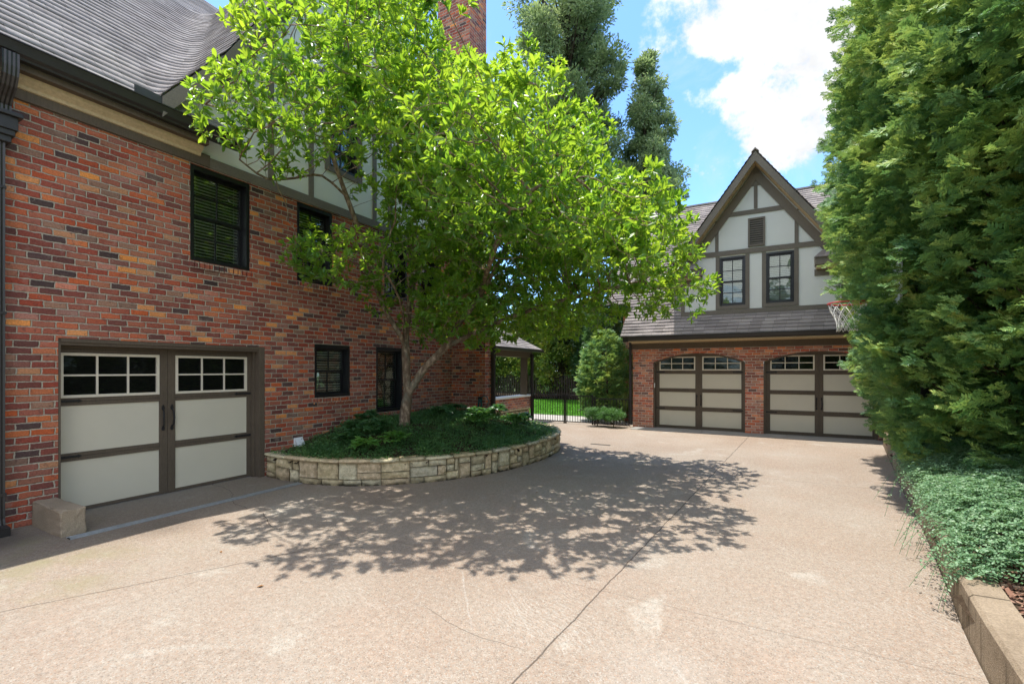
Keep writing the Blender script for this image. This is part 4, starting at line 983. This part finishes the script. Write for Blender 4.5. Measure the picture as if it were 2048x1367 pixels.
    base = rad[0]; sc = .105/base; rad = np.maximum(.0034, rad*sc**np.clip((rad/base)*1.2, 0, 1))
    rad[0] = .145; rad[1] = .125; rad[2] = min(rad[2], .115)
    # tubes
    V = []; F = []
    for i in range(1, n):
        p = par_[i]; a, b = N_[p], N_[i]; ra = min(rad[p], rad[i]*1.35 if rad[p] > rad[i]*1.6 else rad[p]); rb = rad[i]; t = nrm((b-a)[None])[0]
        u = np.cross(t, (.31, .87, .2)); u /= np.linalg.norm(u); v_ = np.cross(t, u); k = 10 if rb > .03 else (6 if rb > .012 else 4); s_ = len(V)
        ext = b+t*rb*.4; st = a-t*ra*.3
        for (c, r_) in ((st, ra), (ext, rb)):
            for j in range(k): an = 2*math.pi*j/k; V.append(c+(u*math.cos(an)+v_*math.sin(an))*r_)
        for j in range(k): F.append((s_+j, s_+(j+1) % k, s_+k+(j+1) % k, s_+k+j))
    # leaves
    depth_tip = np.full(n, 0)
    for i in range(n-1, 0, -1):
        depth_tip[par_[i]] = max(depth_tip[par_[i]], depth_tip[i]+1)
    cand = [i for i in range(1, n) if depth_tip[i] <= 4 and rad[i] < .02]
    P = []; A = []; NR = []; S = []; T = []
    for i in cand:
        t = nrm((N_[i]-N_[par_[i]])[None])[0]; tip = depth_tip[i] == 0
        k = 11 if tip else 3+(depth_tip[i] < 3); shoots = [(N_[i], t)]
        if depth_tip[i] <= 3:       # short side shoots carry their own rosette
            for q in range(2 if tip else 1):
                d = nrm((t*.6+rng.normal(0, .6, 3)+np.array((0, 0, .45)))[None])[0]; L_ = rng.uniform(.08, .2); e = N_[i]+d*L_
                if e[0] > -7.1: shoots.append((e, d)); T.append((N_[i], e))
        for q, (o_, d) in enumerate(shoots):
            kk = k if q == 0 else 8
            for j in range(kk):
                s_ = rng.normal(0, 1, 3); s_ -= d*s_.dot(d); s_ /= np.linalg.norm(s_)
                a = d*rng.uniform(.15, 1.0)+s_*rng.uniform(.5, 1.1)+np.array((0, 0, .12)); a /= np.linalg.norm(a)
                P.append(o_-d*rng.uniform(0, .07)); A.append(a); nn = d+np.array((0, 0, .9))+rng.normal(0, .35, 3); NR.append(nn); S.append(rng.uniform(.075, .135))
    for a, b in T:
        t = nrm((b-a)[None])[0]; u = np.cross(t, (.31, .87, .2)); u /= np.linalg.norm(u); v_ = np.cross(t, u); s_ = len(V)
        for (c, r_) in ((a, .0035), (b, .0022)):
            for j in range(3): an = 2*math.pi*j/3; V.append(c+(u*math.cos(an)+v_*math.sin(an))*r_)
        for j in range(3): F.append((s_+j, s_+(j+1) % 3, s_+3+(j+1) % 3, s_+3+j))
    T_ = thing('magnolia_tree', 'multi stemmed tree with bright yellow green leaves growing from the stone planter', 'tree', (-6.16, 6.82, .6))
    mesh_np('trunk', np.array(V), F, 'bark_pale', T_, True)
    print('MAGNOLIA nodes', n, 'leaves', len(P))
    scatter('crown', LEAF_V, LEAF_F, np.array(P), np.array(A), np.array(NR), np.array(S), 'leaf_magnolia', T_)
magnolia()

# ================================================================== generic leafy tree
def tree(name, label, cat, loc, blobs, nl, ls, mt, trunk_r, group=None, tmpl=NARROW_V, sub=70, up=.1, trunk_h=None, tm='bark_dark', cl=None):
    T_ = thing(name, label, cat, loc, group); loc = np.array(loc, float); P = []; A = []
    tr = MB(); top = max(b[2]+b[5]*.6 for b in blobs)
    path = [tuple(loc+(0, 0, -.1)), tuple(loc+(.05*top*.2, 0, top*.35)), tuple(loc+(0, .1, top*.7)), tuple(loc+(0, 0, top))]
    tr.tube(path, [trunk_r, trunk_r*.8, trunk_r*.45, trunk_r*.1], 9)
    vol = np.array([b[3]*b[4]+b[4]*b[5]+b[3]*b[5] for b in blobs]); ks = rng.multinomial(sub, vol/vol.sum())
    for b, k in zip(blobs, ks):
        d = rdirs(k); r = rng.uniform(.55, 1.02, (k, 1)); c = loc+np.array(b[:3])+d*r*np.array(b[3:6])
        for q, dd in zip(c, d):
            if q[2] < .25: q[2] = .25+rng.random()*.3
            z0 = np.array((loc[0], loc[1], min(max(q[2]-np.hypot(*(q-loc)[:2])*.9, top*.12), top*.8)))
            tr.tube([tuple(z0), tuple((z0+q)/2+(0, 0, .05*ls*10)), tuple(q)], [trunk_r*.28, trunk_r*.16, trunk_r*.05], 4, cap=False)
            m_ = int(nl/sub); s_ = (cl or min(b[3:6])*.33)*rng.uniform(.7, 1.3)
            e = rng.normal(0, 1, (m_, 3)); e = nrm(e)*(rng.uniform(0, 1, (m_, 1))**.5)*s_*np.array((1, 1, .75)); P.append(q+e); a = nrm(e)*.8+dd*.5+rng.normal(0, .5, (m_, 3))+np.array((0, 0, up)); A.append(a)
    tr.build('trunk', tm, T_, smooth=True, fixn=False)
    P = np.concatenate(P); A = np.concatenate(A); nr_ = np.array((0, 0, 1.))+rng.normal(0, .7, P.shape)
    k = P[:, 2] > .1; P, A, nr_ = P[k], A[k], nr_[k]
    scatter('crown', tmpl, LEAF_F, P, A, nr_, rng.uniform(ls*.7, ls*1.3, len(P)), mt, T_)
    return T_
tree('oak_tree', 'very tall grey green tree rising behind the brick chimney', 'tree', (-11.0, 26.5, 0),
     [(0, 0, 16, 2.6, 2.4, 3.5), (.6, 0, 22.5, 2.4, 2.2, 3.5), (-.6, 0, 11.5, 2.8, 2.6, 4)]+[(3.3*math.cos(k*2.4)*(1-.012*k), 2.6*math.sin(k*2.4), 11+k*.62, .95+.3*math.sin(k*1.7), 1., 1.15+.4*math.cos(k*2.9)) for k in range(28)], 90000, .21, 'leaf_oak', .3, 'tall trees behind the court', LEAF_V, sub=520, cl=.62)
tree('oak_tree', 'tall narrow grey green tree with pointed top left of the garage gable', 'tree', (-6.3, 27.2, 0),
     [(.2, 0, 13.5, 1.0, 1, 2.8), (0, 0, 10.2, 1.7, 1.6, 2.9), (0, 0, 7.0, 2.0, 2, 2.6), (.25, 0, 18.9, .3, .3, 1.3)]+[((2.35-.11*k)*math.cos(k*2.4)+.15, 1.8*math.sin(k*2.4)*(1-.04*k), 9.4+k*.46, .75-.014*k+.14*math.sin(k*2.1), .7, .8+.25*math.cos(k*1.3)) for k in range(21)], 66000, .19, 'leaf_oak', .24, 'tall trees behind the court', LEAF_V, sub=400, cl=.46)
bgs = [(-16.5, 26.0, 'leaf_yellow', 'glossy yellow tinged evergreen seen between porch column and downspout', 5.2), (-13.6, 26.6, 'leaf_yellow', 'tall glossy evergreen with yellow tips left of the gate post', 6.4),
       (-11.3, 26.2, 'leaf_yellow', 'broad yellow tipped evergreen over the middle of the dark fence', 6.8), (-9.0, 26.4, 'leaf_dark', 'dark green evergreen behind the lawn, right of the yellow tipped one', 6.0), (-6.9, 26.0, 'leaf_dark', 'dark evergreen behind the lawn, close behind the columnar conifer', 5.6),
       (-4.6, 25.6, 'leaf_dark', 'dark evergreen mostly hidden behind the detached garage corner', 5.2)]
for x, y, mt, lb, h in bgs:
    tree('evergreen_tree', lb, 'tree', (x, y, .05), [(0, 0, h*.30, 1.5, 1.3, h*.26), (.2, 0, h*.56, 1.45, 1.3, h*.26), (-.1, 0, h*.82, .9, .9, h*.2)], 15000, .20, mt, .09, 'evergreens behind the lawn', LEAF_V, sub=130, cl=.45)
for k, (x, h) in enumerate(((-24, 6.5), (-20.5, 7.5), (-17, 6.8), (-13.5, 7.6), (-9.8, 7.0), (-6.2, 6.6))):
    tree('screen_tree', '%s tree of the far leafy screen behind the evergreens and fence' % ('leftmost', 'second from left', 'third from left', 'third from right', 'second from right', 'rightmost')[k], 'tree', (x, 31.5, 0), [(0, 0, h*.25, 2.2, 1.5, h*.25), (0, 0, h*.6, 2.1, 1.5, h*.3)], 7000, .30, 'leaf_dark', .12, 'far screen of trees', LEAF_V, sub=60, cl=.9)
for (x, y, z_, h, lb) in ((7, -17, 0, 9, 'leafy tree behind the camera, nearest the hedge'), (1, -18, 0, 9.5, 'leafy tree behind the camera in the middle'), (-6, -17, 0, 9, 'leafy tree behind the camera, nearest the house'), (14, -10, 0, 9, 'leafy tree beyond the near end of the hedge')):
    tree('shade_tree', lb, 'tree', (x, y, 0), [(0, 0, h*.35, 3.2, 3.2, h*.3), (0, 0, h*.7, 3, 3, h*.33)], 6000, .35, 'leaf_dark', .25, 'trees behind the camera', LEAF_V, sub=60, cl=1.0)

# ================================================================== conifers
def conifer_mesh(name, prof, H, nspray, ls, seed, parent, mt='leaf_conifer', droop=-.1, inner=.25, lean=0.):
    r = np.random.default_rng(seed); n = nspray; zs = np.array([p[0] for p in prof]); rs = np.array([p[1] for p in prof])
    wgt = np.interp(np.linspace(0, H, 400), zs, rs)+.05; cdf = np.cumsum(wgt); cdf /= cdf[-1]; z = np.interp(r.random(n), cdf, np.linspace(0, H, 400))
    th = r.uniform(0, 2*math.pi, n); rad = np.interp(z, zs, rs)
    lump = np.array([noise.noise(Vector((math.cos(t)*1.9, math.sin(t)*1.9, zz*1.5+seed))) for t, zz in zip(th, z)])
    lump2 = np.array([noise.noise(Vector((math.cos(t)*5., math.sin(t)*5., zz*3.8+seed))) for t, zz in zip(th, z)])
    q = np.where(r.random(n) < inner, r.uniform(.55, .9, n), r.uniform(.88, 1.02, n))
    lump3 = np.array([noise.noise(Vector((math.cos(t)*2.6, math.sin(t)*2.6, zz*5.5+seed*2))) for t, zz in zip(th, z)])
    rad = rad*q*(1+.12*lump+.13*lump2+.10*lump3)
    P = np.stack([np.cos(th)*rad, np.sin(th)*rad, z+.12], -1)
    out = np.stack([np.cos(th), np.sin(th), np.full(n, .0)], -1)
    ax = out*1.+r.normal(0, .42, (n, 3)); ax[:, 2] += .28+droop
    nr_ = np.stack([-np.sin(th), np.cos(th), np.zeros(n)], -1)*r.uniform(-.9, .9, (n, 1))+np.array((0, 0, 1.))+r.normal(0, .3, (n, 3))
    K = 7; m_ = n//K; sel = slice(0, m_)          # fans: one branchlet carries K overlapping sprays in one plane
    bP, bA, bN = P[sel], nrm(ax[sel]), nrm(nr_[sel]); side = nrm(np.cross(bA, bN)); sz = r.uniform(ls*.7, ls*1.3, m_)
    PP, AA, NN, SS = [], [], [], []
    for k in range(K):
        t = (k-(K-1)/2)/((K-1)/2); j = r.normal(0, .12, (m_, 3))
        a = nrm(bA*(1-.35*abs(t))+side*t*.95+j); PP.append(bP+bA*(ls*.55*(1-abs(t))) + side*t*ls*.35 + r.normal(0, ls*.10, (m_, 3))); AA.append(a); NN.append(bN+r.normal(0, .22, (m_, 3))); SS.append(sz*(1-.25*abs(t))*r.uniform(.8, 1.2, m_))
    P = np.concatenate(PP); ax = np.concatenate(AA); nr_ = np.concatenate(NN); S_ = np.concatenate(SS)
    P = P+np.array(wloc(parent))
    return scatter(name, SPRAY_V, SPRAY_F, P, ax, nr_, S_, mt, parent)
def conifer_trunk(parent, H, r0, tm='bark_dark', rb=1.0, nb=46, seed=0):
    mb = MB(); o = wloc(parent); rr = random.Random(seed)
    mb.tube([tuple(o+Vector((0, 0, -.05))), tuple(o+Vector((.03, 0, H*.5))), tuple(o+Vector((0, .02, H*.95)))], [r0, r0*.6, r0*.12], 8)
    for k in range(nb):
        z = H*(.04+.86*k/nb); a = k*2.4+rr.random(); l = rb*(1-.7*z/H)*rr.uniform(.7, 1)
        mb.tube([tuple(o+Vector((0, 0, z))), tuple(o+Vector((math.cos(a)*l*.6, math.sin(a)*l*.6, z+l*.35))), tuple(o+Vector((math.cos(a)*l, math.sin(a)*l, z+l*.75)))], [r0*.22, r0*.14, .008], 4, cap=False)
    return mb.build('trunk', tm, parent, smooth=True, fixn=False)
HP = [(0, 1.15), (.5, 1.42), (1.2, 1.62), (2.1, 1.78), (3.2, 1.95), (4.2, 2.10), (5.2, 2.08), (6.2, 1.9), (7.2, 1.7), (8.4, 1.5), (10, 1.1), (11.5, .5), (12, .1)]
hl = ['tall arborvitae nearest the camera, above the blue green ground cover', 'tall arborvitae second from the camera in the right hand hedge', 'tall arborvitae third from the camera in the right hand hedge',
      'tall arborvitae bulging over the basketball hoop', 'tall arborvitae at the far end of the hedge beside the garage doors', 'tall arborvitae of the hedge just outside the right edge, nearest the viewer']
hp = thing('arborvitae_tree', hl[0], 'tree', (3.4, 6.6, .25), 'tall arborvitae forming the right hand hedge')
conifer_mesh('crown', HP, 12, 50000, .155, 11, hp); conifer_trunk(hp, 12, .12, tm='bark_twig', rb=1.75, nb=150)
hp2 = thing('arborvitae_tree', hl[1], 'tree', (2.97, 8.0, .25), 'tall arborvitae forming the right hand hedge')
conifer_mesh('crown', HP, 12, 50000, .155, 12, hp2); conifer_trunk(hp2, 12, .12, tm='bark_twig', rb=1.75, seed=4, nb=150)
for k, (x, y, src, rz, lb) in enumerate(((3.2, 9.6, hp, 1.9, hl[2]), (3.25, 10.9, hp2, 4.1, hl[3]), (3.6, 12.2, hp, 3.6, hl[4]), (4.1, 5.2, hp2, 1.1, hl[5]))):
    c = copy_tree(src); c.location = (x, y, .25); c.rotation_euler[2] = rz; c['label'] = lb
    if k == 2: c.scale = (.93, .93, 1)
cb = thing('conifer_shrub', 'dense yellow green conifer shrub behind the iron fence beside the garage corner', 'shrub', (-4.95, 15.65, 0))
conifer_mesh('crown', [(0, .55), (.4, .78), (1.0, .90), (1.6, .86), (2.2, .66), (2.7, .36), (3.0, .08)], 3.0, 9000, .14, 21, cb, inner=.35); conifer_trunk(cb, 2.7, .06, rb=.45, nb=20)
c2 = thing('conifer_shrub', 'slim dark conifer behind and left of the yellow green one', 'shrub', (-5.75, 17.6, 0))
conifer_mesh('crown', [(0, .5), (1.0, .66), (2.5, .62), (4, .45), (5.6, .1)], 5.6, 8000, .16, 22, c2, mt='leaf_dark'); conifer_trunk(c2, 5.2, .09, rb=.5)
for x, y, r_, lb in ((-4.72, 14.02, .32, 'small round boxwood bush at the fence foot, left of the pair'), (-4.2, 14.02, .38, 'small round boxwood bush at the fence foot, right of the pair')):
    tree('boxwood_bush', lb, 'shrub', (x, y, 0), [(0, 0, r_*.62, r_, r_, r_*.75)], 6500, .035, 'leaf_ivy', .015, 'boxwood bushes by the iron fence', LEAF_V, sub=60, cl=.10)

# ================================================================== iron gate and fences
def bars(root, x0, x1, y, z0, z1, n, post=True):
    MB().box(x0, x1, y-.014, y+.014, z1-.03, z1).build('rail', 'black_iron', root); MB().box(x0, x1, y-.014, y+.014, z0, z0+.03).build('rail', 'black_iron', root)
    for k in range(n):
        x = x0+(x1-x0)*(k+.5)/n; MB().box(x-.007, x+.007, y-.007, y+.007, z0+.03, z1-.03).build('bar', 'black_iron', root)
def posts(root, xs, y, z):
    for x in xs:
        MB().box(x-.02, x+.02, y-.02, y+.02, 0, z).build('post', 'black_iron', root)
g1 = thing('iron_gate', 'black iron gate leaf next to the low porch wall', 'gate', (-6.5, 14.3, 0), 'black iron gate leaves'); bars(g1, -7.12, -5.97, 14.3, .05, .93, 13); posts(g1, (-7.12, -5.95), 14.3, .95)
g2 = thing('iron_gate', 'black iron gate leaf next to the conifer shrub', 'gate', (-5.3, 14.3, 0), 'black iron gate leaves'); bars(g2, -5.88, -4.98, 14.3, .05, .93, 10); posts(g2, (-5.89, -4.97), 14.3, .95)
g3 = thing('iron_fence', 'fixed black iron fence panel between gate and garage corner', 'fence', (-4.4, 14.3, 0)); bars(g3, -4.9, -3.76, 14.3, .03, .86, 12); posts(g3, (-4.9,), 14.3, .92)
wf = thing('picket_fence', 'dark wooden picket fence across the back of the lawn', 'fence', (-10, 25.4, 0))
for z in (.35, 1.05): MB().box(-21, -3, 25.42, 25.46, z, z+.08).build('rail', 'wood_fence', wf)
x = -18.5; first = None
for k in range(92):
    o = MB().prism([(0, 0), (0, 0), (0, 0)], 0, 0) if False else None
    if first is None:
        first = MB().box(x, x+.085, 25.385, 25.415, .08, 1.38).build('picket', 'wood_fence', wf)
    else:
        c = first.copy(); COL.objects.link(c); c.parent = wf; c.location = (k*.155, 0, random.uniform(-.015, .015)); c.rotation_euler[1] = random.uniform(-.01, .01)

# garden hose on the chimney corner
hz = thing('garden_hose', 'teal garden hose hanging on the brick chimney corner', 'hose', (-6.35, 9.9, .9))
hb = MB(); pts = []
for k in range(60):
    a = k/60*6*math.pi; pts.append((-6.40+.045*math.cos(a)+.01*math.sin(a*3), 9.86-.02*math.sin(a*.33), .82+.20*math.sin(a)))
pts += [(-6.33, 9.86, 1.05), (-6.27, 9.84, 1.12), (-6.18, 9.84, 1.1), (-6.13, 9.86, .98), (-6.17, 9.86, .86), (-6.24, 9.86, .84)]
hb.tube(pts, .011, 6).build('coil', 'hose_teal', hz, smooth=True)
MB().box(-6.46, -6.34, 9.875, 9.898, 1.0, 1.08).build('hanger', 'black_iron', hz, bevel=.003)

# ================================================================== basketball hoop (post and board stand inside the hedge)
bh = thing('basketball_hoop', 'basketball hoop with faded red rim and white net poking out of the tall hedge', 'basketball hoop', (1.95, 8.8, .3))
cx_, cy_, cz_ = 1.04, 8.74, 2.78; RR = .25
rm = MB(); rm.tube([(cx_+RR*math.cos(a), cy_+RR*math.sin(a), cz_) for a in np.linspace(0, 2*math.pi, 41)], .011, 8, cap=False)
rm.tube([(cx_+RR, cy_+.06, cz_), (cx_+RR+.25, cy_+.08, cz_-.02)], .011, 6); rm.tube([(cx_+RR, cy_-.06, cz_), (cx_+RR+.25, cy_-.08, cz_-.02)], .011, 6)
RM = rm.build('rim', 'rim_red', bh, smooth=True)
nt = MB(); K = 12; lev = [(0, RR-.005), (-.10, .215), (-.19, .17), (-.27, .14), (-.35, .125), (-.42, .135)]
for s_ in (0, 1):
    for k in range(K):
        pts = []
        for j, (dz, r_) in enumerate(lev):
            a = 2*math.pi*(k+.5*j*(1 if s_ else -1))/K; wob = .006*math.sin(k*3+j*2)
            pts.append((cx_+(r_+wob)*math.cos(a), cy_+(r_+wob)*math.sin(a), cz_+dz-.012))
        nt.tube(pts, .0045, 5)
nt.build('net', 'net_white', bh, smooth=True)
MB().box(1.55, 1.59, 8.14, 9.34, 2.66, 3.46).build('backboard', 'white_plastic', bh, bevel=.01)
MB().tube([(1.95, 8.74, .2), (1.95, 8.74, 2.7), (1.85, 8.74, 3.1), (1.60, 8.74, 3.15)], .05, 10).build('pole', 'black_iron', bh, smooth=True)

# ================================================================== right kerb, bed, ground cover
cpath = [(.98, 1.2), (1.0, 2.3), (1.05, 3.3), (1.15, 4.3), (1.26, 5.02), (1.46, 6.6), (1.67, 8.5), (1.98, 11.0), (2.3, 13.6)]
cm = []; 
for (x, y) in cpath: cm.append((x, y))
cur = MB(); CT = .315
for (x0, y0), (x1, y1) in zip(cm, cm[1:]): pass
pro = [(0, -.05), (0.0, CT-.02), (.02, CT), (.19, CT+.005), (.20, CT-.02), (.20, -.05)]
sp = smooth_path(cm, 6); rings = []
for (x, y) in sp: rings.append([cur.vert(x+d+.006*noise.noise(Vector((y*2, z*4, 1))), y, z+(.004*noise.noise(Vector((y*3, d*5, 2))) if z > .1 else 0)) for d, z in pro])
for A, B in zip(rings, rings[1:]):
    for k in range(len(pro)-1): cur.f.append([A[k], A[k+1], B[k+1], B[k]])
m, g = mat('kerb_cast'); p = g.pos(); s3 = g.sep(p); n = g.noise(p, 90., 5., .65); n2 = g.noise(p, 2.5, 6., .65); n3 = g.noise(g.vm('MULTIPLY', p, (6, 6, .7)), 3., 4., .6)
c = g.mix(1., (.29, .23, .165), g.ramp(n, [(.25, (.68,)*3), (.75, (1.3,)*3)]), 'MULTIPLY'); c = g.mix(1., c, g.ramp(n2, [(.3, (.72, .7, .68)), (.7, (1.18,)*3)]), 'MULTIPLY')
c = g.mix(g.m('MULTIPLY', g.mr(n3, .5, .66), g.mr(s3[2], .30, .27, 0, .6)), c, (.09, .07, .05)); c = g.mix(g.mr(s3[2], .06, .0, 0, .6), c, (.08, .065, .045))
jn = g.m('ABSOLUTE', g.m('SUBTRACT', g.m('FRACT', g.m('DIVIDE', g.m('ADD', s3[1], g.m('MULTIPLY', n2, .06)), 1.55)), .62)); jm_ = g.mr(jn, .006, .002); c = g.mix(g.m('MULTIPLY', jm_, .75), c, (.05, .04, .03))
g.out(g.bsdf(c, .93, g.bump(g.m('SUBTRACT', n, g.m('MULTIPLY', jm_, 2.)), .9, .008), .1).outputs[0]); M['kerb_cast'] = m
tag(cur.build('kerb_wall', 'kerb_cast'), 'low tan concrete kerb wall holding back the planted bed on the right', 'kerb')
def cx_at(y): return float(np.interp(y, [p[1] for p in cm], [p[0] for p in cm]))
grid('mulch_bed', .9, 9, 1.0, 15, 40, 60, lambda x, y: .285+.04*min(max(x-1.4, 0), 3)*.6+.02*noise.noise(Vector((x*3, y*3, 0))) if x > cx_at(y)+.15 else .2, 'soil', mask=lambda x, y: x > cx_at(y)+.06)
n = 9000; yy = rng.uniform(2.2, 6.5, n); xx = np.array([cx_at(a) for a in yy])+.20+rng.uniform(0, 1, n)**1.3*1.9
pz = .292+.024*np.clip(xx-1.4, 0, 3)+rng.uniform(0, .02, n); ax = rng.normal(size=(n, 3)); ax[:, 2] *= .25
tag(scatter('mulch', [(-.25, 0, 0), (.25, .05, 0), (.2, 1, .12), (-.22, .9, 0)], [(0, 1, 2, 3)], np.stack([xx, yy, pz], -1), ax, np.array((0, 0, 1.))+rng.normal(0, .4, (n, 3)), rng.uniform(.02, .055, n), 'mulch'),
    'reddish brown bark mulch chips on the bed behind the kerb', 'mulch', kind='stuff')
# ground cover mound of arching stems
def ch_(x, y):
    d = x-cx_at(y)-.05; e = min((y-4.25-.28*noise.noise(Vector((x*1.6, 2, 0)))*2)/1.3, 1)
    if e <= 0: return 0
    return .30+.52*math.sqrt(max(e, 0))*min(1, max(0, (d+.25)/.75))**.5+.07*noise.noise(Vector((x*2.2, y*2.2, 7)))
P = []; A = []; SV = MB(); ns = 0
for k in range(6800):
    y = random.uniform(4.3, 8.9); x = cx_at(y)+random.uniform(-.02, 2.3); h = ch_(x, y)
    if h < .2: continue
    top = np.array((x, y, h*random.uniform(.82, 1.0))); a = random.uniform(0, 6.28); l = random.uniform(.18, .42)
    if x < cx_at(y)+.5 and random.random() < .55: a = math.pi+random.uniform(-.9, .6)
    d = np.array((math.cos(a), math.sin(a), 0)); pts = [top+d*l*(t-.5)+np.array((0, 0, .05-.30*(t-.35)**2*(1.3 if t > .35 else .4))) for t in np.linspace(0, 1, 9)]
    if k % 9 == 0: SV.tube([tuple(p) for p in pts[::2]], .0015, 3, cap=False)
    for p, q in zip(pts, pts[1:]):
        t = q-p
        for s_ in (-1, 1):
            for m_ in (0, .5):
                sd = np.cross(t, (0, 0, 1)); sd /= np.linalg.norm(sd)+1e-9; P.append(p+t*m_); A.append(sd*s_+t/np.linalg.norm(t)*.7+np.array((0, 0, random.uniform(-.2, .6))))
NM = len(P)
for k in range(30):      # runners hanging over the kerb on to the concrete
    y = random.choice([random.uniform(4.5, 6.2), random.uniform(4.7, 9.3)]); x = cx_at(y)+random.uniform(.0, .25); h = max(ch_(x+.2, y), .36)*random.uniform(.75, 1)
    L_ = random.uniform(.15, .42); pts = []; dy = random.uniform(-.5, .35); wv_ = random.uniform(0, 6)
    for t in np.linspace(0, 1, 10):
        z = max(h+.05*math.sin(t*3)-h*t**1.7*random.uniform(.95, 1.0)*(1 if k % 3 else .55), .02); pts.append(np.array((x-L_*t+.02*math.sin(wv_+t*5), y+dy*L_*t*2+.04*math.sin(wv_*2+t*4), z)))
    SV.tube([tuple(p) for p in pts[::3]], .002, 3, cap=False)
    for p, q in zip(pts, pts[1:]):
        t = q-p
        for s_ in (-1, 1):
            sd = np.cross(t, (0.01, 0, 1)); sd /= np.linalg.norm(sd)+1e-9; P.append(p); A.append(sd*s_+t/np.linalg.norm(t)*.6+np.array((0, 0, random.uniform(-.1, .4))))
P = np.array(P); A = np.array(A); n = len(P); print('COVER', n)
gc = scatter('ground_cover', WIDE_V, LEAF_F, P, A, np.array((0, 0, 1.))+rng.normal(0, .45, (n, 3)), np.where(np.arange(n) < NM, rng.uniform(.017, .030, n), rng.uniform(.018, .028, n)), 'leaf_cover')
tag(gc, 'low spreading blue green small leaved ground cover spilling over the kerb', 'ground cover', kind='stuff')
so = SV.build('stem', 'leaf_cover', gc, fixn=False)

# fallen leaves
fp = [(-3.62, 2.28, 'orange fallen leaf alone on the sunny concrete at lower left'), (-2.9, 6.0, 'brown fallen leaf in the tree shadow near the curved planter wall'), (-1.55, 12.6, 'small fallen leaf by the joint before the left arched door'), (.75, 12.9, 'red brown fallen leaf before the right arched door'),
      (.2, 12.1, 'small pale fallen leaf farther out before the right arched door'), (1.36, 3.35, 'curled dark leaf lying on top of the concrete kerb'), (-.3, 2.35, 'small brown leaf near the bottom of the long joint'), (-4.6, 2.55, 'small dark leaf at the edge of the house shadow')]
for x, y, lb in fp:
    z = .012 if x < 1.2 else CT+.012; n1 = 5; mb = MB(); a = random.uniform(0, 6.28); L_ = .055 if 'orange' in lb else .04
    V = [(0, 0, 0), (-.22, .3, .10), (-.25, .65, .16), (0, 1, .05), (.25, .65, .2), (.22, .3, .1), (0, .5, .0)]
    ca, sa = math.cos(a), math.sin(a); mb.v = [(x+(p[0]*ca-p[1]*sa)*L_, y+(p[0]*sa+p[1]*ca)*L_, z+p[2]*L_-.008) for p in V]
    mb.f = [[0, 6, 1], [1, 6, 2], [2, 6, 3], [3, 6, 4], [4, 6, 5], [5, 6, 0]]
    tag(mb.build('fallen_leaf', 'fallen_leaf', fixn=False), lb, 'leaf', 'fallen leaves on the concrete')
scn.cycles.max_bounces = 8; scn.cycles.transparent_max_bounces = 12
